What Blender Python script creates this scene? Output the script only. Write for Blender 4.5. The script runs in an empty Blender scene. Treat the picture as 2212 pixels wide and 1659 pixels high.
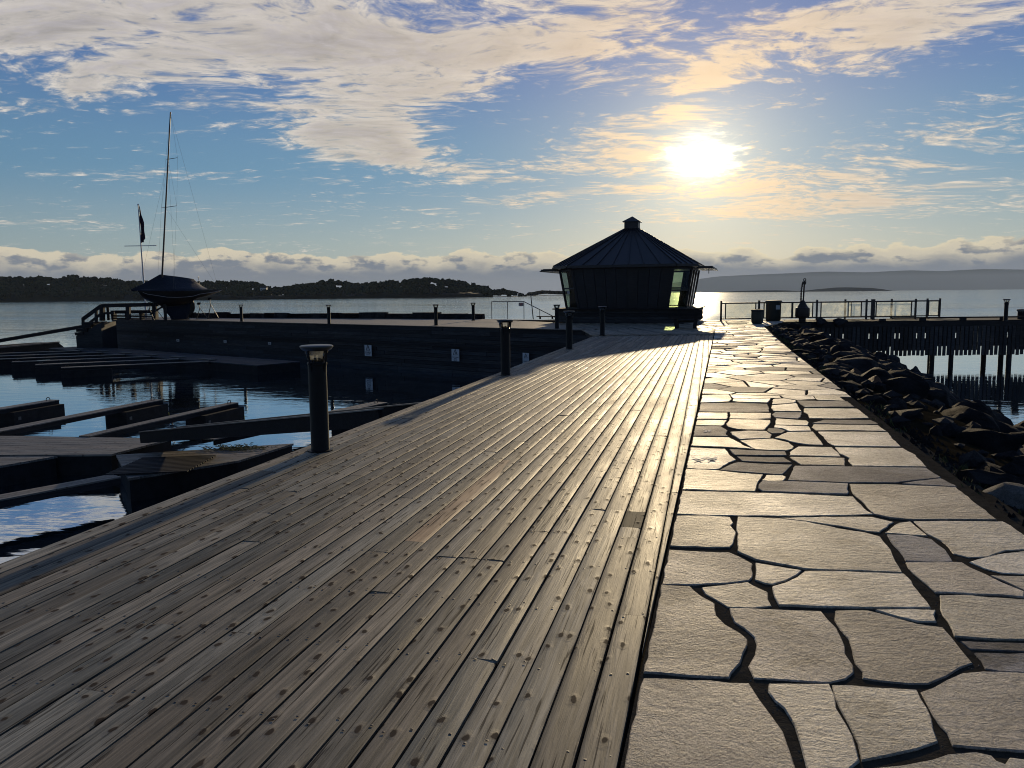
import bpy, bmesh, math, random
from mathutils import Vector, Matrix, noise
C = bpy.context.scene
COL = C.collection
R = math.radians
random.seed(7)

# ---------------------------------------------------------------- camera
F = 1662.0; HC = 1.55; PIT = R(6.67); ROL = R(-0.57)       # lens in units of a 2212 px wide picture
cd = bpy.data.cameras.new('camera'); cam = bpy.data.objects.new('camera', cd); COL.objects.link(cam)
cd.sensor_fit = 'HORIZONTAL'; cd.sensor_width = 36; cd.lens = 36 * F / 2212
cd.clip_start = 0.05; cd.clip_end = 90000
CR = Matrix.Rotation(math.pi/2 - PIT, 3, 'X') @ Matrix.Rotation(ROL, 3, 'Z')
cam.matrix_world = Matrix.Translation((0, 0, HC)) @ CR.to_4x4()
C.camera = cam
def ray(x, y): return CR @ Vector((x - 1106, 829.5 - y, -F))
def G(x, y, z=0.0):
    "where the line of sight of a measured point meets the level z"
    d = ray(x, y); t = (z - HC) / d.z
    return Vector((d.x*t, d.y*t, z))
def V(x, y, Y):
    "where it meets the distance Y"
    d = ray(x, y); t = Y / d.y
    return Vector((d.x*t, Y, HC + d.z*t))
def AE(x, y):
    d = ray(x, y)
    return math.degrees(math.atan2(d.x, d.y)), math.degrees(math.atan2(d.z, math.hypot(d.x, d.y)))

# ---------------------------------------------------------------- light
SUN_AZ, SUN_EL = 13.5, 10.6
HAZE_D = 0.000034
C.view_settings.view_transform = 'Standard'; C.view_settings.look = 'None'
C.view_settings.gamma = 1; C.view_settings.use_curve_mapping = False
C.view_settings.exposure = 0.0
W = bpy.data.worlds.new('World'); C.world = W; W.use_nodes = True
nt = W.node_tree; nt.nodes.clear()
def mk(nt, typ, **kw):
    n = nt.nodes.new(typ)
    for k, v in kw.items(): setattr(n, k, v)
    return n
def put(nt, sock, v):
    if hasattr(v, 'is_output'): nt.links.new(v, sock)
    else: sock.default_value = v
def mth(nt, op, a, b=0.0, c=None, clamp=False):
    n = mk(nt, 'ShaderNodeMath', operation=op, use_clamp=clamp)
    put(nt, n.inputs[0], a)
    if op not in ('SINE', 'ABSOLUTE', 'SQRT', 'ARCTANGENT', 'ARCSINE', 'EXPONENT', 'FRACT', 'FLOOR'): put(nt, n.inputs[1], b)
    if c is not None: put(nt, n.inputs[2], c)
    return n.outputs[0]
def mixc(nt, f, a, b, mode='MIX'):
    n = mk(nt, 'ShaderNodeMix', data_type='RGBA', blend_type=mode)
    put(nt, n.inputs[0], f); put(nt, n.inputs[6], a); put(nt, n.inputs[7], b)
    return n.outputs[2]
def sstep(nt, x, lo, hi, a=0.0, b=1.0, kind='SMOOTHSTEP'):
    n = mk(nt, 'ShaderNodeMapRange', interpolation_type=kind)
    put(nt, n.inputs[0], x); put(nt, n.inputs[1], lo); put(nt, n.inputs[2], hi); n.inputs[3].default_value = a; n.inputs[4].default_value = b
    return n.outputs[0]
def nois(nt, vec, scale, detail=3.0, rough=0.5, dist=0.0, lac=2.0):
    n = mk(nt, 'ShaderNodeTexNoise')
    if vec is not None: nt.links.new(vec, n.inputs['Vector'])
    n.inputs['Scale'].default_value = scale; n.inputs['Detail'].default_value = detail
    n.inputs['Roughness'].default_value = rough; n.inputs['Distortion'].default_value = dist; n.inputs['Lacunarity'].default_value = lac
    return n.outputs['Fac']
def maps(nt, vec, loc=(0,0,0), rot=(0,0,0), sc=(1,1,1), typ='POINT'):
    n = mk(nt, 'ShaderNodeMapping', vector_type=typ)
    nt.links.new(vec, n.inputs[0]); n.inputs[1].default_value = loc; n.inputs[2].default_value = rot; n.inputs[3].default_value = sc
    return n.outputs[0]
def col(r, g, b): return (r, g, b, 1.0)

tc = mk(nt, 'ShaderNodeTexCoord').outputs['Generated']
sep = mk(nt, 'ShaderNodeSeparateXYZ'); nt.links.new(tc, sep.inputs[0])
dx, dy, dz = sep.outputs
az = mth(nt, 'MULTIPLY', mth(nt, 'ARCTAN2', dx, dy), 57.2958)
el = mth(nt, 'MULTIPLY', mth(nt, 'ARCSINE', dz), 57.2958)
cmb = mk(nt, 'ShaderNodeCombineXYZ'); put(nt, cmb.inputs[0], az); put(nt, cmb.inputs[1], el)
ae = cmb.outputs[0]
# layer of cloud seen on a flat ceiling: streaks stretch towards the horizon by perspective
zz = mth(nt, 'ADD', mth(nt, 'MAXIMUM', dz, 0.0), 0.10)
c2 = mk(nt, 'ShaderNodeCombineXYZ'); put(nt, c2.inputs[0], mth(nt, 'DIVIDE', dx, zz)); put(nt, c2.inputs[1], mth(nt, 'DIVIDE', dy, zz))
pl = c2.outputs[0]
# base air
sky = mk(nt, 'ShaderNodeTexSky', sky_type='NISHITA', sun_disc=False)
sky.sun_elevation = R(SUN_EL); sky.sun_rotation = R(SUN_AZ); sky.altitude = 0; sky.air_density = 1.0; sky.dust_density = 0.6; sky.ozone_density = 2.0
SKYS = 0.085
base = mixc(nt, 1.0, sky.outputs[0], col(SKYS, SKYS, SKYS), 'MULTIPLY')
# angle from the sun
sd = Vector((math.sin(R(SUN_AZ))*math.cos(R(SUN_EL)), math.cos(R(SUN_AZ))*math.cos(R(SUN_EL)), math.sin(R(SUN_EL))))
def blob(x, y, rx, ry, rot=0.0, hard=0.0):
    "soft ellipse of sky, centre and radii measured in the photograph, kept as directions"
    a, e = AE(x, y)
    k = 57.2958 / F
    v = maps(nt, ae, (a, e, 0), (0, 0, R(rot)), (rx*k, ry*k, 1), 'TEXTURE')
    n = mk(nt, 'ShaderNodeVectorMath', operation='LENGTH'); nt.links.new(v, n.inputs[0])
    return sstep(nt, n.outputs[1], hard, 1.0, 1.0, 0.0)
def addall(lst):
    o = None
    for b, w in lst:
        t = mth(nt, 'MULTIPLY', b, w)
        o = t if o is None else mth(nt, 'ADD', o, t)
    return o
SKY_BLOBS = [
    (blob(150, -60, 900, 250, -2, .35), 1.0), (blob(640, 60, 420, 110, -8), .45), (blob(120, -20, 620, 190), .3),
    (blob(1150, 40, 520, 170, 12), .85), (blob(900, 190, 330, 150, 25), .75), (blob(740, 275, 250, 105, -8, .1), .85), (blob(900, 350, 380, 55, -9), .7),
    (blob(1250, 150, 120, 110, -60), .4), (blob(1560, 130, 150, 60, 42), .55), (blob(1850, 60, 600, 95, 6), .75), (blob(2120, 60, 400, 90), .5),
    (blob(1460, 215, 120, 70, -20), .5), (blob(1330, 265, 230, 40, 4), .5), (blob(1360, 330, 330, 55, 0), .62), (blob(1300, 375, 420, 40, -3), .45),
    (blob(1750, 400, 520, 60, -2), .62), (blob(1950, 440, 620, 45, 2), .5), (blob(2130, 290, 220, 60, -12), .5), (blob(1640, 455, 500, 30, 0), .45),
    (blob(1120, 430, 400, 26, 7), .4), (blob(220, 484, 330, 16, 0), .38), (blob(940, 490, 260, 16), .36), (blob(620, 485, 140, 9), .3),
    (blob(500, 300, 120, 14), .3), (blob(160, 180, 70, 60, -50), .45), (blob(1830, 190, 260, 30, 5), .33), (blob(250, 240, 120, 10), .25),
    (blob(1400, 60, 260, 110), .45), (blob(1640, 110, 260, 60, 25), .4), (blob(1500, 420, 420, 50), .35), (blob(1420, 290, 200, 60), .3), (blob(780, 390, 300, 24, -4), .3), (blob(1900, 350, 420, 60, 3), .28),
    (blob(350, 372, 500, 30, 0), .13), (blob(1900, 270, 330, 40, 15), .16),
]
cov = addall(SKY_BLOBS)
warp = mk(nt, 'ShaderNodeTexNoise'); nt.links.new(pl, warp.inputs['Vector']); warp.inputs['Scale'].default_value = 0.9; warp.inputs['Detail'].default_value = 2
wv = mk(nt, 'ShaderNodeVectorMath', operation='MULTIPLY_ADD'); nt.links.new(warp.outputs['Color'], wv.inputs[0]); wv.inputs[1].default_value = (.9, .5, 0); nt.links.new(pl, wv.inputs[2])
n1 = nois(nt, maps(nt, wv.outputs[0], (3.1, 1.7, 0), (0, 0, R(-12)), (1.25, 2.6, 1)), 1.5, 10, .6, .25)
n2 = nois(nt, maps(nt, wv.outputs[0], (1, 5, 0), (0, 0, R(18)), (3.2, 5.5, 1)), 3.0, 8, .66, .5)
nn = mth(nt, 'ADD', mth(nt, 'MULTIPLY', n1, .62), mth(nt, 'MULTIPLY', n2, .38))
n3 = nois(nt, maps(nt, wv.outputs[0], (7, 2, 0), (0, 0, R(35)), (1, 1.5, 1)), 11.0, 5, .6, .8)
cov = mth(nt, 'MINIMUM', mth(nt, 'ADD', cov, .03), 1.15)
nn = mth(nt, 'ADD', nn, mth(nt, 'MULTIPLY', mth(nt, 'SUBTRACT', n3, .5), .42))
dens = mth(nt, 'ADD', mth(nt, 'MULTIPLY', mth(nt, 'SUBTRACT', nn, .5), 6.8), mth(nt, 'SUBTRACT', mth(nt, 'MULTIPLY', cov, 1.5), .66))
alpha = mth(nt, 'MULTIPLY', sstep(nt, dens, -.35, .9), sstep(nt, dens, -.5, 1.3, .55, 1.0))
thick = sstep(nt, dens, .6, 1.9)
dotn = mk(nt, 'ShaderNodeVectorMath', operation='DOT_PRODUCT'); nt.links.new(tc, dotn.inputs[0])
ga, ge = AE(1512, 342)
gd = Vector((math.sin(R(ga))*math.cos(R(ge)), math.cos(R(ga))*math.cos(R(ge)), math.sin(R(ge))))
dotn.inputs[1].default_value = gd
ang = mth(nt, 'MULTIPLY', mth(nt, 'ARCCOSINE', mth(nt, 'MINIMUM', dotn.outputs['Value'], .999999)), 57.2958)
def ex(a, s): return mth(nt, 'EXPONENT', mth(nt, 'MULTIPLY', mth(nt, 'DIVIDE', a, s), -1.0))
h_wide = ex(ang, 15.0); h_mid = ex(ang, 5.5)
# cloud colour: pale cream, greyer where thick, golden towards the sun
ctex = sstep(nt, mth(nt, 'ADD', mth(nt, 'MULTIPLY', n2, .6), mth(nt, 'MULTIPLY', n3, .4)), .38, .62, .62, 1.25, 'LINEAR')
ccol = mixc(nt, thick, col(.70, .64, .56), col(.44, .41, .41))
ccol = mixc(nt, 1.0, ccol, ctex, 'MULTIPLY')
ccol = mixc(nt, mth(nt, 'MULTIPLY', h_mid, 1.35, clamp=True), ccol, col(1.7, .92, .30))
ccol = mixc(nt, mth(nt, 'MULTIPLY', h_wide, .75, clamp=True), ccol, col(.95, .79, .54))
# grade of the air: bluer up high, softer and greyer near the horizon
grad = sstep(nt, el, 0.0, 17.0)
air = mixc(nt, sstep(nt, el, 1.5, 9.0), col(.36, .45, .45), col(.115, .28, .45))
air = mixc(nt, sstep(nt, el, 8.0, 18.0), air, col(.060, .15, .42))
air = mixc(nt, mth(nt, 'MULTIPLY', sstep(nt, el, 17.0, 70.0), 1.0), air, col(.05, .10, .24))
side = sstep(nt, ang, 12.0, 120.0)
air = mixc(nt, mth(nt, 'MULTIPLY', side, .8), air, mixc(nt, grad, col(.10, .16, .21), col(.045, .095, .20)))
base = mixc(nt, .85, base, air)
base = mixc(nt, mth(nt, 'MULTIPLY', h_mid, .32), base, col(1.1, .93, .66))
s1 = mixc(nt, mth(nt, 'MULTIPLY', alpha, .9), base, ccol)
# low bank of cumulus along the horizon
bt = nois(nt, maps(nt, ae, (4, 0, 0), (0, 0, 0), (.13, .05, 1)), 1.0, 3, .5)
bv = mk(nt, 'ShaderNodeTexVoronoi', feature='SMOOTH_F1'); nt.links.new(maps(nt, ae, (2, 0, 0), (0, 0, 0), (.46, .80, 1)), bv.inputs['Vector']); bv.inputs['Scale'].default_value = 1.0; bv.inputs['Smoothness'].default_value = .4
bn = nois(nt, maps(nt, ae, (0, 0, 0), (0, 0, 0), (.5, 1.1, 1)), 1.0, 9, .55)
top = mth(nt, 'ADD', 3.05, mth(nt, 'ADD', mth(nt, 'MULTIPLY', mth(nt, 'SUBTRACT', bt, .5), 1.5),
      mth(nt, 'ADD', mth(nt, 'MULTIPLY', mth(nt, 'SUBTRACT', .45, bv.outputs['Distance']), .60), mth(nt, 'MULTIPLY', mth(nt, 'SUBTRACT', bn, .5), 1.7))))
dd = mth(nt, 'SUBTRACT', top, el)
ba = sstep(nt, dd, -.02, .15)
rim = sstep(nt, dd, .1, 1.7, 1.0, 0.0)
puff = sstep(nt, mth(nt, 'ADD', bn, mth(nt, 'MULTIPLY', bv.outputs['Distance'], .15)), .47, .60)
bcol = mixc(nt, mth(nt, 'ADD', mth(nt, 'MULTIPLY', mth(nt, 'MULTIPLY', rim, puff), 1.25), mth(nt, 'MULTIPLY', sstep(nt, dd, .0, .35, 1.0, 0.0), .45), clamp=True), col(.20, .225, .27), col(.72, .64, .48))
bcol = mixc(nt, mth(nt, 'MULTIPLY', mth(nt, 'MULTIPLY', h_wide, sstep(nt, dd, .0, .5, 1.0, 0.0)), 1.3, clamp=True), bcol, col(1.0, .86, .55))
low = sstep(nt, el, .4, 1.9, 1.0, 0.0)
fog = mixc(nt, mth(nt, 'MULTIPLY', h_wide, 1.3, clamp=True), col(.20, .225, .265), col(.31, .31, .33))
bcol = mixc(nt, low, bcol, fog)
s2 = mixc(nt, ba, s1, bcol)
# the sun burning through thin cloud
lv = mk(nt, 'ShaderNodeVectorMath', operation='LENGTH'); nt.links.new(maps(nt, ae, (ga, ge, 0), (0, 0, 0), (1.25, .86, 1), 'TEXTURE'), lv.inputs[0])
edge = mth(nt, 'ADD', lv.outputs['Value'], mth(nt, 'MULTIPLY', mth(nt, 'SUBTRACT', nn, .5), -5.5))
core = sstep(nt, edge, .1, 2.8, 1.0, 0.0)
glow = mth(nt, 'ADD', mth(nt, 'MULTIPLY', mth(nt, 'MULTIPLY', core, core), 3.2), mth(nt, 'MULTIPLY', ex(ang, 2.6), .75))
gl = mixc(nt, 1.0, glow, col(1.0, .88, .58), 'MULTIPLY')
s3 = mixc(nt, 1.0, s2, gl, 'ADD')
bg = mk(nt, 'ShaderNodeBackground'); nt.links.new(s3, bg.inputs[0]); bg.inputs[1].default_value = 1.0
wo = mk(nt, 'ShaderNodeOutputWorld'); nt.links.new(bg.outputs[0], wo.inputs[0])
C.cycles.filter_width = 1.0; C.cycles.denoising_prefilter = 'ACCURATE'
W.cycles.sampling_method = 'MANUAL'; W.cycles.sample_map_resolution = 1024

sl = bpy.data.lights.new('sun', 'SUN'); so = bpy.data.objects.new('sun', sl); COL.objects.link(so)
sl.energy = 4.0; sl.angle = R(0.6); sl.color = (1.0, .78, .48)
so.rotation_euler = Vector(sd).to_track_quat('Z', 'Y').to_euler()

# ---------------------------------------------------------------- materials
def mat(name):
    m = bpy.data.materials.new(name); m.use_nodes = True; t = m.node_tree; t.nodes.clear()
    o = mk(t, 'ShaderNodeOutputMaterial'); p = mk(t, 'ShaderNodeBsdfPrincipled'); t.links.new(p.outputs[0], o.inputs[0])
    return m, t, p
def objco(t, perobj=True, sc=(1, 1, 1)):
    tcn = mk(t, 'ShaderNodeTexCoord'); oi = mk(t, 'ShaderNodeObjectInfo')
    v = tcn.outputs['Object']
    if perobj:
        a = mk(t, 'ShaderNodeVectorMath', operation='MULTIPLY_ADD')
        cb = mk(t, 'ShaderNodeCombineXYZ')
        put(t, cb.inputs[0], oi.outputs['Random']); put(t, cb.inputs[1], mth(t, 'FRACT', mth(t, 'MULTIPLY', oi.outputs['Random'], 7.31))); put(t, cb.inputs[2], mth(t, 'FRACT', mth(t, 'MULTIPLY', oi.outputs['Random'], 3.77)))
        t.links.new(cb.outputs[0], a.inputs[0]); a.inputs[1].default_value = (37, 21, 53); t.links.new(v, a.inputs[2]); v = a.outputs[0]
    return maps(t, v, sc=sc), oi.outputs['Random']
def bump(t, p, h, strength, dist, prev=None):
    b = mk(t, 'ShaderNodeBump'); b.inputs['Strength'].default_value = strength; b.inputs['Distance'].default_value = dist
    t.links.new(h, b.inputs['Height'])
    if prev is not None: t.links.new(prev, b.inputs['Normal'])
    if p is not None: t.links.new(b.outputs[0], p.inputs['Normal'])
    return b.outputs[0]
def wood(name, c1, c2, rough=.5, knots=1.0, grain=1.0, spec=.5, var=.5):
    m, t, p = mat(name)
    v, rnd = objco(t)
    g1 = nois(t, maps(t, v, sc=(1.6, 34, 34)), 1.0, 6, .62, 1.2)        # long grain
    g2 = nois(t, maps(t, v, sc=(2.2, 88, 88)), 1.0, 5, .65, .5)
    st = nois(t, maps(t, v, sc=(.9, 2.5, 2.5)), 1.0, 6, .6)              # stains and damp
    base = mixc(t, sstep(t, g1, .3, .72), c1, c2)
    base = mixc(t, mth(t, 'MULTIPLY', sstep(t, st, .42, .68), .55), base, col(c1[0]*.62, c1[1]*.66, c1[2]*.66))
    vv = sstep(t, mth(t, 'FRACT', mth(t, 'MULTIPLY', rnd, 13.7)), 0, 1, 1 - var*.45, 1 + var*.5, 'LINEAR')
    base = mixc(t, 1.0, base, vv, 'MULTIPLY')
    tint = mixc(t, mth(t, 'FRACT', mth(t, 'MULTIPLY', rnd, 5.3)), col(1.05, .98, .90), col(.93, 1.0, 1.03))
    base = mixc(t, 1.0, base, tint, 'MULTIPLY')
    base = mixc(t, 1.0, base, sstep(t, g2, .3, .7, .68, 1.25, 'LINEAR'), 'MULTIPLY')
    hgt = mth(t, 'ADD', mth(t, 'MULTIPLY', g1, .7), mth(t, 'MULTIPLY', g2, .3))
    nrm = bump(t, None, hgt, .75*grain, .004); sp_ = None
    if knots:
        vo = mk(t, 'ShaderNodeTexVoronoi', feature='F1', voronoi_dimensions='2D'); kdn = mk(t, 'ShaderNodeTexNoise'); t.links.new(v, kdn.inputs['Vector']); kdn.inputs['Scale'].default_value = 17; kdn.inputs['Detail'].default_value = 3; kva = mk(t, 'ShaderNodeVectorMath', operation='MULTIPLY_ADD'); t.links.new(kdn.outputs['Color'], kva.inputs[0]); kva.inputs[1].default_value = (.34, .26, 0); t.links.new(maps(t, v, sc=(4.6, 8.8, 1.0)), kva.inputs[2]); t.links.new(kva.outputs[0], vo.inputs['Vector']); vo.inputs['Scale'].default_value = 1.0; vo.inputs['Randomness'].default_value = .95
        sel = mth(t, 'GREATER_THAN', mk_sep(t, vo.outputs['Color']), .30)
        kd = vo.outputs['Distance']
        k = mth(t, 'MULTIPLY', sstep(t, kd, .08, .14, 1.0, 0.0), sel)
        halo = mth(t, 'MULTIPLY', sstep(t, kd, .05, .27, 1.0, 0.0), sel)
        base = mixc(t, mth(t, 'MULTIPLY', k, .95*min(knots, 1)), base, col(.035, .025, .018))
        base = mixc(t, mth(t, 'MULTIPLY', halo, .4*min(knots, 1)), base, col(.10, .08, .06))
        nrm = bump(t, None, halo, .5*knots, .0028, nrm)
        # dark checks along the grain
        ch = nois(t, maps(t, v, sc=(2.2, 75, 75)), 1.0, 2, .5, .3)
        base = mixc(t, sstep(t, ch, .60, .68, 0, .75), base, col(.03, .026, .022))
    if knots:
        dull = mth(t, 'MAXIMUM', k, sstep(t, ch, .60, .68, 0, .9))
        sp_ = mth(t, 'MULTIPLY', mth(t, 'SUBTRACT', 1.0, mth(t, 'MULTIPLY', dull, .95)), mth(t, 'MULTIPLY', sstep(t, st, .35, .65, 1.25, .75), spec))
    t.links.new(nrm, p.inputs['Normal'])
    t.links.new(base, p.inputs['Base Color'])
    rr = sstep(t, st, .3, .7, rough + .08, rough - .10, 'LINEAR'); t.links.new(rr, p.inputs['Roughness'])
    p.inputs['Specular IOR Level'].default_value = spec
    if sp_ is not None: t.links.new(sp_, p.inputs['Specular IOR Level'])
    return m
def mk_sep(t, c):
    s = mk(t, 'ShaderNodeSeparateColor'); t.links.new(c, s.inputs[0]); return s.outputs[0]
def plain(name, c, rough=.6, metal=0.0, vary=.25, sc=8.0, bmp=.3, bd=.004, spec=.5):
    m, t, p = mat(name)
    v, rnd = objco(t)
    n = nois(t, v, sc, 6, .6); n2 = nois(t, v, sc*9, 4, .6)
    f = sstep(t, mth(t, 'ADD', mth(t, 'MULTIPLY', n, .6), mth(t, 'MULTIPLY', n2, .4)), .3, .7, 1-vary, 1+vary, 'LINEAR')
    t.links.new(mixc(t, 1.0, c, f, 'MULTIPLY'), p.inputs['Base Color'])
    p.inputs['Roughness'].default_value = rough; p.inputs['Metallic'].default_value = metal; p.inputs['Specular IOR Level'].default_value = spec
    if bmp: bump(t, p, mth(t, 'ADD', n, mth(t, 'MULTIPLY', n2, .4)), bmp, bd)
    return m
def stone(name, c1, c2, rough, lam=1.0, bmp=1.0, var=.3, spec=.28):
    m, t, p = mat(name)
    v, rnd = objco(t)
    big = nois(t, v, 1.3, 5, .55, .4); fine = nois(t, v, 26, 8, .68); tiny = nois(t, v, 75, 6, .75)
    vr = mk(t, 'ShaderNodeVectorRotate', rotation_type='Z_AXIS'); t.links.new(v, vr.inputs['Vector']); t.links.new(mth(t, 'ADD', -.35, mth(t, 'MULTIPLY', mth(t, 'FRACT', mth(t, 'MULTIPLY', rnd, 17.9)), 1.3)), vr.inputs['Angle'])
    layer = nois(t, maps(t, vr.outputs[0], sc=(5, 17*lam, 9)), 1.0, 7, .64, 1.2)
    base = mixc(t, sstep(t, big, .40, .60), c1, c2)
    base = mixc(t, sstep(t, mth(t, 'ADD', mth(t, 'MULTIPLY', layer, .5), mth(t, 'MULTIPLY', fine, .5)), .50, .64, 0, .5), base, col(c1[0]*.5, c1[1]*.48, c1[2]*.46))
    stn = nois(t, maps(t, v, loc=(9, 3, 1)), 2.4, 6, .62, 1.0)
    base = mixc(t, sstep(t, stn, .54, .70, 0, .60), base, col(c1[0]*.30, c1[1]*.30, c1[2]*.30))
    base = mixc(t, 1.0, base, sstep(t, fine, .36, .64, .66, 1.22, 'LINEAR'), 'MULTIPLY')
    pit = sstep(t, fine, .60, .70, 0, .75)
    base = mixc(t, pit, base, col(.05, .045, .04))
    base = mixc(t, 1.0, base, sstep(t, tiny, .36, .64, .62, 1.30, 'LINEAR'), 'MULTIPLY')
    base = mixc(t, 1.0, base, sstep(t, mth(t, 'FRACT', mth(t, 'MULTIPLY', rnd, 11.3)), 0, 1, 1-var, 1+var*.6, 'LINEAR'), 'MULTIPLY')
    t.links.new(base, p.inputs['Base Color'])
    t.links.new(sstep(t, big, .3, .7, rough + .07, rough - .07, 'LINEAR'), p.inputs['Roughness'])
    p.inputs['Specular IOR Level'].default_value = spec
    h = mth(t, 'ADD', mth(t, 'MULTIPLY', layer, .8), mth(t, 'ADD', mth(t, 'MULTIPLY', fine, .6), mth(t, 'MULTIPLY', tiny, .55)))
    bump(t, p, h, .9*bmp, .015)
    return m
M_DECK = wood('weathered_deck_wood', col(.095, .09, .074), col(.285, .25, .195), .64, 1.0, 1.6, .21, .8)
M_DECKNEW = wood('fresh_deck_wood', col(.42, .29, .17), col(.56, .42, .27), .6, .4, .7, .15, .2)
M_DECKDARK = wood('dark_deck_wood', col(.07, .065, .05), col(.11, .10, .075), .75, 1.0, 1.0, .05, .2)
M_PONT = wood('grey_pontoon_wood', col(.10, .092, .082), col(.22, .20, .175), .6, .5, .8, .4, .5)
M_DARKWOOD = wood('tarred_wood', col(.014, .014, .016), col(.030, .030, .033), .7, 0, .8, .12, .6)
M_WALLWOOD = wood('quay_wall_wood', col(.018, .020, .025), col(.048, .050, .055), .7, 0, .9, .18, .8)
M_KIOSK = wood('kiosk_dark_cladding', col(.014, .015, .020), col(.026, .027, .034), .55, 0, .4, .4, .2)
M_STONE = stone('pale_flagstone', col(.40, .36, .29), col(.58, .53, .445), .60, 1, 1.2, .4)
M_STONE2 = stone('rough_flagstone', col(.42, .37, .31), col(.56, .50, .43), .64, .7, 2.0, .4)
M_SLATE = stone('grey_flagstone', col(.17, .16, .155), col(.30, .285, .27), .75, 1.6, .8, .3, .08)
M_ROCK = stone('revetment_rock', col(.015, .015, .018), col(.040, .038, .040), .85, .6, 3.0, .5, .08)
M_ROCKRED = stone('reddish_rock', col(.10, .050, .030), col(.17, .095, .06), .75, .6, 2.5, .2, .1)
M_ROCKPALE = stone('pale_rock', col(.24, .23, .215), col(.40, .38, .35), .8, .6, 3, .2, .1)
M_BED = plain('sandy_joint', col(.040, .036, .029), .95, 0, .5, 12, .8, .01, .0)
M_SOIL = plain('dark_soil', col(.018, .015, .010), .95, 0, .6, 5, 1.0, .03, .0)
M_CONC = plain('dark_concrete', col(.10, .098, .09), .75, 0, .4, 3, .5, .01, .3)
M_FLOAT = plain('black_float_concrete', col(.016, .016, .017), .75, 0, .5, 5, .5, .01, .12)
M_POST = plain('black_lamp_paint', col(.006, .008, .010), .45, .0, .25, 14, .12, .002, .15)
M_LAMPTOP = plain('lamp_lid_metal', col(.035, .04, .045), .35, .5, .2, 10, .1, .002, .4)
M_METAL = plain('dark_metal', col(.03, .03, .035), .4, .6, .3, 20, .1, .002, .5)
M_STEEL = plain('steel_tube', col(.16, .16, .17), .35, .9, .2, 30, .05, .001)
M_ROOF = plain('standing_seam_roof', col(.026, .025, .029), .5, .3, .2, 1.2, .1, .004)
M_TARP = plain('navy_tarpaulin', col(.006, .009, .018), .5, 0, .4, 5, .8, .03, .2)
M_HULL = plain('dark_hull_paint', col(.010, .008, .008), .35, 0, .2, 3, .05, .002, .2)
M_BOTTOM = plain('blue_antifouling', col(.010, .015, .028), .8, 0, .35, 6, .2, .004, .1)
M_STRIPE = plain('boot_stripe_paint', col(.20, .20, .22), .35, 0, .1, 5, 0)
M_MAST = plain('dark_mast_alloy', col(.03, .025, .028), .35, .4, .2, 10, 0)
M_POLE = plain('white_pole_paint', col(.45, .46, .48), .4, 0, .15, 5, 0)
M_FLAG = plain('dark_flag_cloth', col(.03, .02, .035), .8, 0, .3, 10, .3, .01, .1)
M_SIGN = plain('white_sign_plate', col(.36, .39, .41), .4, 0, .06, 4, 0)
M_INK = plain('black_sign_ink', col(.015, .015, .018), .6, 0, .05, 4, 0)
M_REDINK = plain('red_sign_ink', col(.55, .06, .04), .6, 0, .05, 4, 0)
M_BIN = plain('dark_green_bin', col(.018, .024, .022), .45, 0, .25, 9, .1, .002)
M_IRON = plain('rusty_black_iron', col(.03, .024, .022), .6, .4, .5, 14, .6, .006)
M_WEED = plain('dry_grass', col(.06, .07, .022), .7, 0, .5, 3, 0, .1, .2)
M_CHALK = plain('chalk', col(.62, .60, .55), .85, 0, .35, 40, 0)
M_YELLOW = plain('yellow_strip', col(.75, .62, .05), .5, 0, .1, 5, 0)
M_LEAF = plain('autumn_wood_leaves', col(.020, .026, .014), .95, 0, .8, .03, 0, .1, .0)
M_HILL = plain('shore_ground', col(.035, .035, .022), .9, 0, .4, .02, 0, .1, .2)
M_FARHILL = plain('far_hill_ground', col(.012, .015, .016), 1.0, 0, .3, .002, 0, .1, .0)
def glass(name, tint, milk=.12, rough=.03):
    m, t, p = mat(name)
    o = [n for n in t.nodes if n.type == 'OUTPUT_MATERIAL'][0]
    tr = mk(t, 'ShaderNodeBsdfTransparent'); tr.inputs[0].default_value = tint
    gl = mk(t, 'ShaderNodeBsdfGlossy'); gl.inputs['Roughness'].default_value = rough
    tl = mk(t, 'ShaderNodeBsdfTranslucent'); tl.inputs[0].default_value = col(.7, .72, .7)
    v, rnd = objco(t); dirt = sstep(t, nois(t, v, 3.0, 6, .65), .4, .75, milk*.5, milk*2.2)
    fr = mk(t, 'ShaderNodeFresnel'); fr.inputs[0].default_value = 1.5
    a = mk(t, 'ShaderNodeMixShader'); put(t, a.inputs[0], dirt); t.links.new(tr.outputs[0], a.inputs[1]); t.links.new(tl.outputs[0], a.inputs[2])
    b = mk(t, 'ShaderNodeMixShader'); put(t, b.inputs[0], fr.outputs[0]); t.links.new(a.outputs[0], b.inputs[1]); t.links.new(gl.outputs[0], b.inputs[2])
    t.links.new(b.outputs[0], o.inputs[0]); return m
M_GLASS = glass('rail_glass', col(.93, .95, .93), .16)
M_WIN = glass('window_glass', col(.70, .82, .62), .05)
M_WINB = glass('pale_window_glass', col(.60, .68, .72), .10)
M_LENS = glass('lamp_glass', col(.85, .88, .88), .08)
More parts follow.
